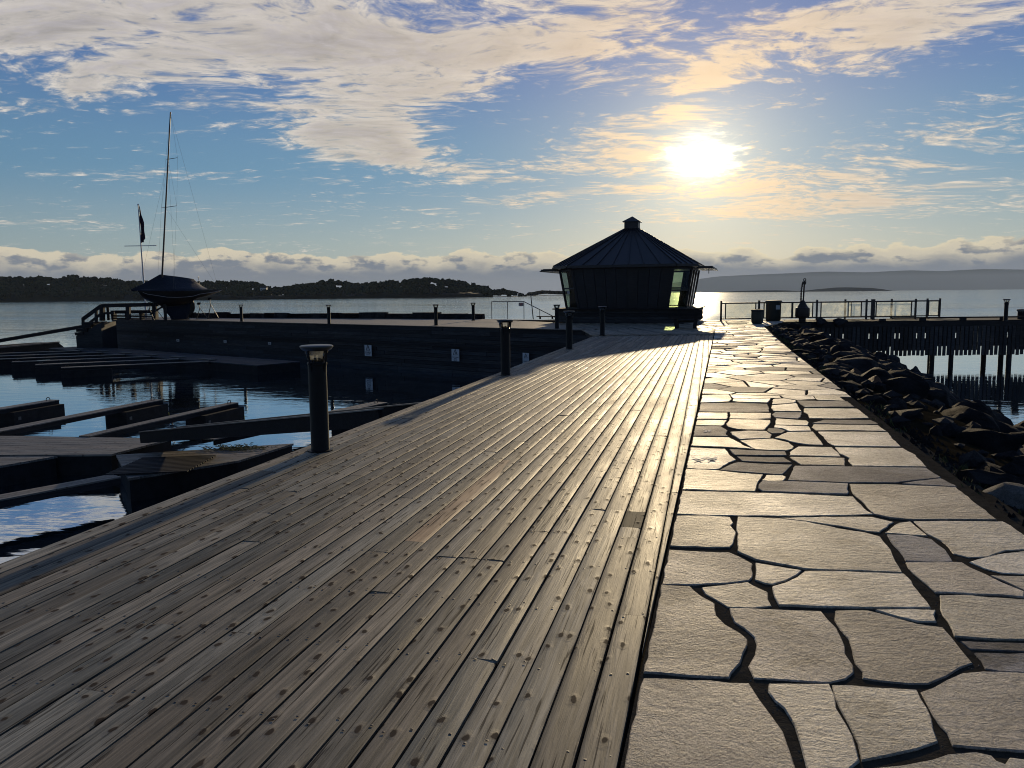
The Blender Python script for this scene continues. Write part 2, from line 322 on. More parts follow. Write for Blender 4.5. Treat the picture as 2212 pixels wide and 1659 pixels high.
# sea
def water():
    m, t, p = mat('sea_water')
    g = mk(t, 'ShaderNodeTexCoord').outputs['Object']
    p.inputs['Base Color'].default_value = col(.006, .012, .016); p.inputs['IOR'].default_value = 1.8; p.inputs['Specular IOR Level'].default_value = 1.0
    s = mk(t, 'ShaderNodeSeparateXYZ'); t.links.new(g, s.inputs[0])
    patch = sstep(t, nois(t, maps(t, g, sc=(.006, .02, 1)), 1.0, 4, .5, .5), .38, .66)
    far = sstep(t, s.outputs[1], 45.0, 160.0)
    r1 = nois(t, maps(t, g, rot=(0, 0, R(10)), sc=(.55, 1.5, 1)), 1.0, 3, .55, .4)
    r2 = nois(t, maps(t, g, rot=(0, 0, R(-20)), sc=(2.2, 5.2, 1)), 1.0, 3, .5, .3)
    r3 = nois(t, maps(t, g, rot=(0, 0, R(5)), sc=(.10, .30, 1)), 1.0, 3, .55, .2)
    amp = mth(t, 'ADD', .16, mth(t, 'MULTIPLY', far, mth(t, 'ADD', .35, mth(t, 'MULTIPLY', patch, 1.1))))
    h = mth(t, 'ADD', mth(t, 'MULTIPLY', mth(t, 'ADD', mth(t, 'MULTIPLY', r1, .055), mth(t, 'MULTIPLY', r2, .010)), amp), mth(t, 'MULTIPLY', mth(t, 'MULTIPLY', r3, .22), mth(t, 'MULTIPLY', far, mth(t, 'ADD', .25, patch))))
    b = mk(t, 'ShaderNodeBump'); b.inputs['Strength'].default_value = 1.0; b.inputs['Distance'].default_value = 1.0
    t.links.new(h, b.inputs['Height']); t.links.new(b.outputs[0], p.inputs['Normal'])
    t.links.new(mth(t, 'ADD', .012, mth(t, 'MULTIPLY', far, .10)), p.inputs['Roughness'])
    o = [n for n in t.nodes if n.type == 'OUTPUT_MATERIAL'][0]
    gl = mk(t, 'ShaderNodeBsdfGlossy'); gl.inputs[0].default_value = col(.80, .90, 1.0); gl.inputs['Roughness'].default_value = .03; t.links.new(b.outputs[0], gl.inputs['Normal'])
    mx = mk(t, 'ShaderNodeMixShader'); mx.inputs[0].default_value = .60; t.links.new(p.outputs[0], mx.inputs[1]); t.links.new(gl.outputs[0], mx.inputs[2]); t.links.new(mx.outputs[0], o.inputs[0])
    return m
M_WATER = water()

# ---------------------------------------------------------------- builders
class MB:
    def __init__(s): s.v = []; s.f = []
    def add(s, vs, fs):
        o = len(s.v); s.v += [tuple(v) for v in vs]; s.f += [tuple(i + o for i in f) for f in fs]; return s
    def box(s, c, d, rz=0.0, ry=0.0, rx=0.0):
        M = Matrix.Rotation(rz, 3, 'Z') @ Matrix.Rotation(ry, 3, 'Y') @ Matrix.Rotation(rx, 3, 'X'); c = Vector(c)
        vs = [c + M @ Vector((x*d[0]/2, y*d[1]/2, z*d[2]/2)) for z in (-1, 1) for y in (-1, 1) for x in (-1, 1)]
        return s.add(vs, [(0, 2, 3, 1), (4, 5, 7, 6), (0, 1, 5, 4), (2, 6, 7, 3), (0, 4, 6, 2), (1, 3, 7, 5)])
    def beam(s, a, b, w, h, up=(0, 0, 1)):
        "rectangular bar from a to b: width w, height h"
        a = Vector(a); b = Vector(b); d = (b - a).normalized(); sd_ = d.cross(Vector(up))
        sd_ = sd_.normalized() if sd_.length > 1e-4 else Vector((1, 0, 0)); u = sd_.cross(d).normalized()
        vs = [p + sd_*x*w/2 + u*z*h/2 for p in (a, b) for x, z in ((-1, -1), (1, -1), (1, 1), (-1, 1))]
        return s.add(vs, [(0, 1, 2, 3), (7, 6, 5, 4), (0, 4, 5, 1), (1, 5, 6, 2), (2, 6, 7, 3), (3, 7, 4, 0)])
    def tube(s, a, b, r0, r1=None, n=8):
        r1 = r0 if r1 is None else r1
        a = Vector(a); b = Vector(b); d = (b - a).normalized(); x = d.orthogonal().normalized(); y = d.cross(x)
        vs = []
        for p, r in ((a, r0), (b, r1)):
            for i in range(n):
                t_ = 2*math.pi*i/n; vs.append(p + x*math.cos(t_)*r + y*math.sin(t_)*r)
        return s.add(vs, [(i, (i+1) % n, n + (i+1) % n, n + i) for i in range(n)] + [tuple(range(n-1, -1, -1)), tuple(range(n, 2*n))])
    def lathe(s, prof, n=24, c=(0, 0, 0)):
        vs = []; fs = []
        for r, z in prof:
            for i in range(n):
                t_ = 2*math.pi*i/n; vs.append((c[0] + r*math.cos(t_), c[1] + r*math.sin(t_), c[2] + z))
        for k in range(len(prof)-1):
            for i in range(n):
                fs.append((k*n+i, k*n+(i+1) % n, (k+1)*n+(i+1) % n, (k+1)*n+i))
        fs.append(tuple(range(n-1, -1, -1))); fs.append(tuple((len(prof)-1)*n+i for i in range(n)))
        return s.add(vs, fs)
    def prism(s, pts, z0, z1):
        n = len(pts)
        vs = [(p[0], p[1], z0) for p in pts] + [(p[0], p[1], z1) for p in pts]
        return s.add(vs, [tuple(range(n-1, -1, -1)), tuple(range(n, 2*n))] + [(i, (i+1) % n, n+(i+1) % n, n+i) for i in range(n)])
    def torus(s, c, R_, r, ax=(0, 0, 1), n=14, k=6, sx=1.0, xdir=None):
        ax = Vector(ax).normalized(); x = Vector(xdir).normalized() if xdir is not None else ax.orthogonal().normalized(); y = ax.cross(x); c = Vector(c)
        vs = []; fs = []
        for i in range(n):
            a = 2*math.pi*i/n
            for j in range(k):
                b = 2*math.pi*j/k; rr = R_ + r*math.cos(b)
                vs.append(c + x*math.cos(a)*(rr + R_*(sx-1)) + y*math.sin(a)*rr + ax*r*math.sin(b))
        for i in range(n):
            for j in range(k):
                fs.append((i*k+j, ((i+1) % n)*k+j, ((i+1) % n)*k+(j+1) % k, i*k+(j+1) % k))
        return s.add(vs, fs)
    def mesh(s, name, m, smooth=False):
        me = bpy.data.meshes.new(name); me.from_pydata(s.v, [], s.f); me.validate()
        bm = bmesh.new(); bm.from_mesh(me); bmesh.ops.recalc_face_normals(bm, faces=bm.faces); bm.to_mesh(me); bm.free()
        me.materials.append(m)
        if smooth:
            me.polygons.foreach_set('use_smooth', [True]*len(me.polygons)); me.set_sharp_from_angle(angle=R(38))
        me.update(); return me
    def build(s, name, m, parent=None, smooth=False):
        return link(name, s.mesh(name, m, smooth), parent)
def link(name, me, parent=None, loc=(0, 0, 0), rz=0.0):
    o = bpy.data.objects.new(name, me); COL.objects.link(o); o.parent = parent; o.location = loc; o.rotation_euler.z = rz
    return o
def tag(o, label=None, cat=None, group=None, kind=None):
    for k, v in (('label', label), ('category', cat), ('group', group), ('kind', kind)):
        if v: o[k] = v
    return o
def thing(name, label, cat, loc=(0, 0, 0), rz=0.0, group=None):
    o = link(name, None, None, loc, rz); return tag(o, label, cat, group)
def structure(name, mb, m, smooth=False): return tag(mb.build(name, m, None, smooth), kind='structure')
def copy_tree(o, parent=None):
    c = o.copy(); COL.objects.link(c); c.parent = parent
    for ch in o.children: copy_tree(ch, c)
    return c
def another(src, loc, label, rz=None):
    c = copy_tree(src); c.location = loc
    if rz is not None: c.rotation_euler.z = rz
    c['label'] = label; return c
def clip(poly, px, py, nx, ny):
    "keep the side of the line through (px,py) where n points away"
    out = []
    for i in range(len(poly)):
        a = poly[i-1]; b = poly[i]
        da = (a[0]-px)*nx + (a[1]-py)*ny; db = (b[0]-px)*nx + (b[1]-py)*ny
        if (da <= 0) != (db <= 0):
            t_ = da/(da-db); out.append((a[0]+(b[0]-a[0])*t_, a[1]+(b[1]-a[1])*t_))
        if db <= 0: out.append(b)
    return out
def area(p): return .5*sum(p[i-1][0]*p[i][1]-p[i][0]*p[i-1][1] for i in range(len(p)))

# walk frame: u runs along the boards towards the kiosk, w across to the right
AZ = R(14.3); US, UC = math.sin(AZ), math.cos(AZ)
def UW(u, w): return (u*US + w*UC, u*UC - w*US)
def toUW(x, y): return (x*US + y*UC, x*UC - y*US)
SEAM0 = toUW(.34, 2.36); SEAM1 = toUW(7.41, 28.14)
def seam_w(u): return SEAM0[1] + (SEAM1[1]-SEAM0[1])*(u-SEAM0[0])/(SEAM1[0]-SEAM0[0])
def outer_w(u): return 1.97 + max(0, u-8)*.010 + max(0, u-18)*.012 + .05*math.sin(u*1.7)
WEDGE = -4.02; ZW = -2.3

# ---------------------------------------------------------------- sea, far shore, sky-side hills
sea = MB().add([(-40000, -300, ZW), (40000, -300, ZW), (40000, 60000, ZW), (-40000, 60000, ZW)], [(0, 1, 2, 3)])
me = bpy.data.meshes.new('sea'); me.from_pydata(sea.v, [], sea.f); me.materials.append(M_WATER); tag(link('sea', me), kind='stuff' if False else 'structure')
rnd = random.Random(3)
def profile_hill(name, pts, Y, depth, trees, m_ground=M_HILL, th=11.0, seed=1, step=8.0):
    "a wooded ridge whose top line is measured; ground mesh and a mass of tree crowns"
    rg = random.Random(seed)
    P_ = [(V(x, y, Y).x, V(x, y, Y).z) for x, y in pts]
    def top(X):
        if X <= P_[0][0]: return P_[0][1]
        for (a, za), (b, zb) in zip(P_, P_[1:]):
            if X <= b: return za + (zb-za)*(X-a)/(b-a)
        return P_[-1][1]
    x0, x1 = P_[0][0], P_[-1][0]
    n = max(8, int((x1-x0)/step)); rows = [(0, -.06), (.04, .03), (.25, .45), (.6, .85), (1.0, 1.0), (1.7, .6), (2.6, -.1)]
    mb = MB(); vs = []
    for r_, hf in rows:
        for i in range(n+1):
            X = x0 + (x1-x0)*i/n
            h = max(0.0, top(X) - ZW - (th if trees else 0))*hf if hf > 0 else hf*60
            k = min(1, min(i, n-i)/6)
            vs.append((X, Y + depth*r_ + (1-k)*depth*.3 + 6*math.sin(X*.013), ZW + h*(k if hf > 0 else 1) + (.4*hf if hf > 0 else 0)))
    fs = [(r*(n+1)+i, r*(n+1)+i+1, (r+1)*(n+1)+i+1, (r+1)*(n+1)+i) for r in range(len(rows)-1) for i in range(n)]
    mb.add(vs, fs); structure(name, mb, m_ground, True)
    return top, x0, x1
L_TOP = [(-420, 600), (-200, 592), (-80, 598), (0, 597), (30, 598), (57, 590), (74, 598), (149, 599), (198, 610), (228, 605), (278, 613), (320, 612), (400, 607), (450, 609), (496, 608), (521, 618),
         (560, 623), (595, 616), (645, 611), (684, 604), (744, 612), (780, 611), (813, 608), (863, 602), (908, 598), (942, 602), (992, 607), (1032, 616), (1056, 626), (1090, 626), (1115, 630), (1140, 637)]
top, hx0, hx1 = profile_hill('far_shore', L_TOP, 1112.0, 110.0, True, step=7)
ico = []
def ico_variants():
    out = []
    for k in range(5):
        bm = bmesh.new(); bmesh.ops.create_icosphere(bm, subdivisions=2, radius=1)
        rr = random.Random(k)
        for v in bm.verts:
            n_ = noise.noise(v.co*2.1 + Vector((k*7.3, 0, 0)))
            v.co *= 1 + .55*n_ + rr.uniform(-.16, .16)
            if v.co.z < -.3: v.co.z = -.3 - (v.co.z+.3)*.2
        bm.verts.index_update(); out.append(([v.co.copy() for v in bm.verts], [tuple(q.index for q in f.verts) for f in bm.faces])); bm.free()
    return out
ICO = ico_variants()
wood_mb = MB()
for r_, hf, n_ in ((.02, .06, 230), (.10, .16, 200), (.25, .45, 230), (.45, .68, 230), (.7, .9, 250), (1.0, 1.0, 520), (1.12, .96, 200)):
    for i in range(n_):
        X = rnd.uniform(hx0, hx1); T = top(X) - ZW
        h = max(0.0, T - 11.0)*hf
        s_ = rnd.uniform(3.0, 6.2) * (1 if T > 12 else max(.35, T/12))
        if hf == 1.0: s_ *= .85
        tall = rnd.choice((1.0, 1.0, 1.25, 1.7))
        zt = (T if hf >= .9 else min(T-3, h + 11.0)) * (.86 + .16*rnd.random()) - s_*tall*.5
        Y_ = 1112 + 110*r_ + rnd.uniform(-8, 8) + (0 if T > 10 else 30)
        vs, fs = rnd.choice(ICO); a = rnd.uniform(0, 6.28); ca, sa = math.cos(a), math.sin(a)
        wood_mb.add([(X + (v.x*ca - v.y*sa)*s_, Y_ + (v.x*sa + v.y*ca)*s_, ZW + max(zt, s_*.4) + v.z*s_*tall*.9) for v in vs], fs)
tag(wood_mb.build('forest', M_LEAF), 'dark wooded ridge of autumn trees along the far shore at left', 'forest', kind='stuff')
# second wooded point, low skerries, blue hills
top2, q0, q1 = profile_hill('wooded_point', [(1138, 640), (1149, 636), (1159, 631), (1176, 629), (1196, 630), (1221, 631), (1260, 630), (1300, 636)], 1500.0, 90.0, True, th=8, step=9)
wm = MB()
for i in range(170):
    X = rnd.uniform(q0+4, q1-4); T = top2(X)-ZW; s_ = rnd.uniform(3, 5.5); vs, fs = rnd.choice(ICO)
    wm.add([(X+v.x*s_, 1500+rnd.uniform(10, 90)+v.y*s_, ZW+max(T*(.9+.12*rnd.random())-s_*.6, 2)+v.z*s_) for v in vs], fs)
tag(wm.build('forest', M_LEAF), 'small dark wooded point just left of the kiosk on the far water', 'forest', kind='stuff')
profile_hill('low_skerry', [(1575, 631.5), (1600, 630.2), (1652, 627.8), (1700, 626.6), (1735, 626.5), (1755, 628), (1790, 629.5)], 5200.0, 500.0, False, M_FARHILL, step=25)
profile_hill('low_island', [(1795, 629), (1826, 627.8), (1850, 623.5), (1871, 619.8), (1900, 619.2), (1929, 620), (1955, 624), (1978, 627)], 5200.0, 500.0, False, M_FARHILL, step=25)
profile_hill('far_hills', [(1330, 634), (1420, 622), (1520, 604), (1600, 593), (1700, 588), (1780, 585), (1860, 581), (1960, 583), (2060, 578), (2140, 580), (2240, 575), (2400, 577), (2700, 572), (3000, 580)], 22000.0, 2500.0, False, M_FARHILL, step=260)
# houses scattered on the far shore
def house(x, y, w, wallc, label, rz=0.0, k=0):
    p = V(x, y, 1125.0 + k)
    t_ = thing('house', label, 'house', p, rz, None)
    MB().box((0, 0, 2.0), (w, 6, 4.0)).build('wall', wallc, t_)
    rf = MB().add([(-w/2-.4, -3.5, 4.0), (w/2+.4, -3.5, 4.0), (w/2+.4, 3.5, 4.0), (-w/2-.4, 3.5, 4.0), (-w/2-.4, 0, 6.3), (w/2+.4, 0, 6.3)],
                  [(0, 1, 5, 4), (2, 3, 4, 5), (0, 4, 3), (1, 2, 5), (0, 3, 2, 1)])
    rf.build('roof', M_DARKWOOD, t_)
    for i in (-1, 0, 1): MB().box((i*w*.28, -3.04, 2.1), (1.2, .1, 1.2)).build('window', M_INK, t_)
    return t_
house(570, 628, 9, M_SIGN, 'small white house among the trees on the far shore, just right of the laid-up boat')
house(757, 640, 12, M_CONC, 'long grey boathouse low on the far shore below the wooded hill')
house(935, 632, 9, M_CONC, 'small grey house high on the slope at the right end of the wooded ridge')

# ---------------------------------------------------------------- ground under the walks
k0, k1 = -6.0, 31.0
land = MB()
L1 = [UW(k0, WEDGE+.25), UW(28.6, WEDGE+.25), (3.1, 28.3), (3.75, 33.1), (-1.2, 37.6), (-2.2, 45.5), (3.0, 49.0), (10.5, 48.5), (10.9, 43.4), (16.0, 43.0), (15.0, 38.6), (12.4, 37.2), UW(34.5, outer_w(34.5)+.1), UW(20, outer_w(20)+.1), UW(k0, 2.2)]
land.prism(L1, -3.4, -.075)
structure('embankment', land, M_BED)
# rubble bank under the left edge of the walk
bank = MB(); vs = []
for i in range(60):
    u = k0 + i*(29-k0)/59
    j_ = noise.noise(Vector((u*.9, 0, 0)))*.25
    for w_, z_ in ((WEDGE+.3, -.25), (WEDGE+.12+j_*.4, -1.2), (WEDGE-.35+j_, -2.35), (WEDGE-1.0+j_, -3.2)):
        x, y = UW(u, w_); vs.append((x, y, z_))
bank.add(vs, [(i*4+k, i*4+k+1, (i+1)*4+k+1, (i+1)*4+k) for i in range(59) for k in range(3)])
structure('rubble_bank', bank, M_ROCK)

# ---------------------------------------------------------------- boardwalk, board by board
PT = .030
walk = MB()
walk.prism([UW(k0, WEDGE+.08), UW(28.4, WEDGE+.08), (7.35, 28.05), UW(k0, seam_w(k0)-.03)], -.20, -PT-.012)
walk = structure('boardwalk', walk, M_DARKWOOD)
def board(name, poly_lw, org, rz, parent, m, th=PT, cup=.0025, seg=.55, seed=0):
    """a plank from its outline in (length, width) coordinates, with a slightly domed, uneven top and eased edges"""
    r_ = random.Random(seed)
    l0 = min(p[0] for p in poly_lw); l1 = max(p[0] for p in poly_lw); w0 = min(p[1] for p in poly_lw); w1 = max(p[1] for p in poly_lw)
    n = max(2, int((l1-l0)/seg)); fr = (0, .06, .3, .5, .7, .94, 1)
    def span(l):
        ws = []
        for i in range(len(poly_lw)):
            a = poly_lw[i-1]; b = poly_lw[i]
            if (a[0]-l)*(b[0]-l) <= 0 and abs(a[0]-b[0]) > 1e-9:
                ws.append(a[1]+(b[1]-a[1])*(l-a[0])/(b[0]-a[0]))
        return (min(ws), max(ws)) if len(ws) >= 2 else (w0, w1)
    cups = r_.uniform(-.4, 1)*cup; zt = r_.uniform(-.002, .002); tw = r_.uniform(-.0015, .0015)
    vs = []; e = 1e-4
    for i in range(n+1):
        l = l0 + e + (l1-l0-2*e)*i/n; a, b = span(l); wob = r_.uniform(-.0012, .0012)
        for f_ in fr:
            q = f_*2-1
            z = zt + wob + cups*(1-q*q) + tw*q - (.0045 if f_ in (0, 1) else 0)
            if i in (0, n): z -= .001
            vs.append((l, a+(b-a)*f_, z))
        vs.append((l, b, -th)); vs.append((l, a, -th))
    k = len(fr)+2
    fs = [(i*k+j, i*k+(j+1) % k, (i+1)*k+(j+1) % k, (i+1)*k+j) for i in range(n) for j in range(k)]
    fs += [tuple(range(k-1, -1, -1)), tuple(n*k+j for j in range(k))]
    me = MB().add(vs, fs).mesh(name, m, True)
    return link(name, me, parent, org, rz)
rb = random.Random(11)
PW = .145; nail = MB()
rzb = math.pi/2 - AZ
nb = int((max(seam_w(0), seam_w(29)) - WEDGE)/PW) + 1
newp = toUW(*G(1020, 1082).xy); drk = toUW(*G(1388, 1122).xy)
cnt = 0; joist = .60
for b in range(nb):
    w0 = WEDGE + b*PW; w1 = w0 + PW - rb.uniform(.008, .013)
    u = k0 + rb.uniform(-2, 0)
    while u < 30:
        ln = joist*rb.choice((5, 6, 6, 7, 8)); u2 = u + ln
        u2 = round(u2/joist)*joist + rb.choice((0, 0, 0.0))
        m = M_DECK
        cut = [(u+.002, u2-.002)]
        if w0 < newp[1] < w0+PW and u < newp[0] < u2: cut = [(u+.002, newp[0]-1.0), (newp[0]-.996, newp[0]+1.45), (newp[0]+1.454, u2-.002)]
        if w0 < drk[1] < w0+PW and u < drk[0] < u2: cut = [(u+.002, drk[0]-.2), (drk[0]-.196, drk[0]+.18), (drk[0]+.184, u2-.002)]
        for ci, (ca, cb) in enumerate(cut):
            if cb - ca < .1: continue
            poly = [(ca, w0), (cb, w0), (cb, w1), (ca, w1)]
            # cut by the seam with the paving and by the mitre with the kiosk deck
            dxs, dys = SEAM1[0]-SEAM0[0], SEAM1[1]-SEAM0[1]
            poly = clip(poly, SEAM0[0], SEAM0[1]-.012, -dys, dxs)
            fx, fy = UC, -US                                # world +Y in this frame
            p0 = toUW(3.0, 28.10)
            if poly: poly = clip(poly, p0[0], p0[1], fx, fy)
            if len(poly) < 3 or abs(area(poly)) < .01: continue
            mm = M_DECKNEW if (len(cut) == 3 and ci == 1 and w0 < newp[1] < w0+PW) else (M_DECKDARK if len(cut) == 3 and ci == 1 else m)
            ox, oy = UW(ca, w0)
            # board local frame: x along u, y to the left (-w)
            bp = [(p[0]-ca, -(p[1]-w0)) for p in poly]
            o = board('plank', bp, (ox, oy, 0), rzb, walk, mm, seed=cnt)
            if mm is M_DECKNEW: o['label'] = 'pale honey coloured new plank'
            if mm is M_DECKDARK: o['label'] = 'short dark damp plank'
            cnt += 1
        u = u2
    for j in range(int(k0/joist), int(28.8/joist)):
        for f_ in (.22, .76):
            un = j*joist + rb.uniform(-.018, .018) + (.02 if f_ > .5 else -.02); wn = w0 + PW*f_ + rb.uniform(-.008, .008)
            x, y = UW(un, wn)
            if wn > seam_w(un)-.03 or y > 28.0: continue
            if un > 21: continue
            s_ = .0058
            nail.add([(x-s_, y-s_, .0022), (x+s_, y-s_, .0022), (x+s_, y+s_, .0022), (x-s_, y+s_, .0022), (x, y, .0034)], [(0, 1, 4), (1, 2, 4), (2, 3, 4), (3, 0, 4)])
tag(nail.build('nail', M_INK, walk), kind='stuff')
print('planks', cnt)
# kiosk deck: boards turned towards the quay
AZ2 = R(-6.0); s2_, c2_ = math.sin(AZ2), math.cos(AZ2)
kd = MB().prism([(2.98, 28.16), (7.42, 28.16), (9.3, 35.0), (8.2, 41.0), (0.2, 43.0), (-2.5, 38.8), (3.15, 32.95)], -.2, -PT-.012)
kd = structure('kiosk_deck', kd, M_DARKWOOD)
def toK(x, y): return (x*s2_ + y*c2_, x*c2_ - y*s2_)
def frK(u, w): return (u*s2_ + w*c2_, u*c2_ - w*s2_)
REGS = [[(2.98, 28.13), (7.44, 28.13), (9.25, 34.5), (8.2, 40.0), (3.05, 41.0)], [(3.045, 32.95), (3.045, 41.0), (0.2, 42.0), (-2.3, 38.6)]]
n2b = 0
for reg in REGS:
    rk = [toK(*p) for p in reg]
    if area(rk) < 0: rk = rk[::-1]
    kw = min(p[1] for p in rk); kw = math.floor(kw/.145)*.145
    while kw < max(p[1] for p in rk):
        for s0 in range(26, 46, 6):
            a0 = s0 + rb.choice((0, .6, 1.2)); poly = [(a0, kw), (a0+5.99, kw), (a0+5.99, kw+.137), (a0, kw+.137)]
            for i in range(len(rk)):
                p, q = rk[i-1], rk[i]
                poly = clip(poly, p[0], p[1], q[1]-p[1], -(q[0]-p[0]))
                if len(poly) < 3: break
            if len(poly) < 3 or abs(area(poly)) < .02: continue
            ox, oy = frK(a0, kw)
            board('plank', [(p[0]-a0, -(p[1]-kw)) for p in poly], (ox, oy, 0), math.pi/2-AZ2, kd, M_DECK, seed=5000+n2b, seg=1.2); n2b += 1
        kw += .145
print('planks2', n2b)

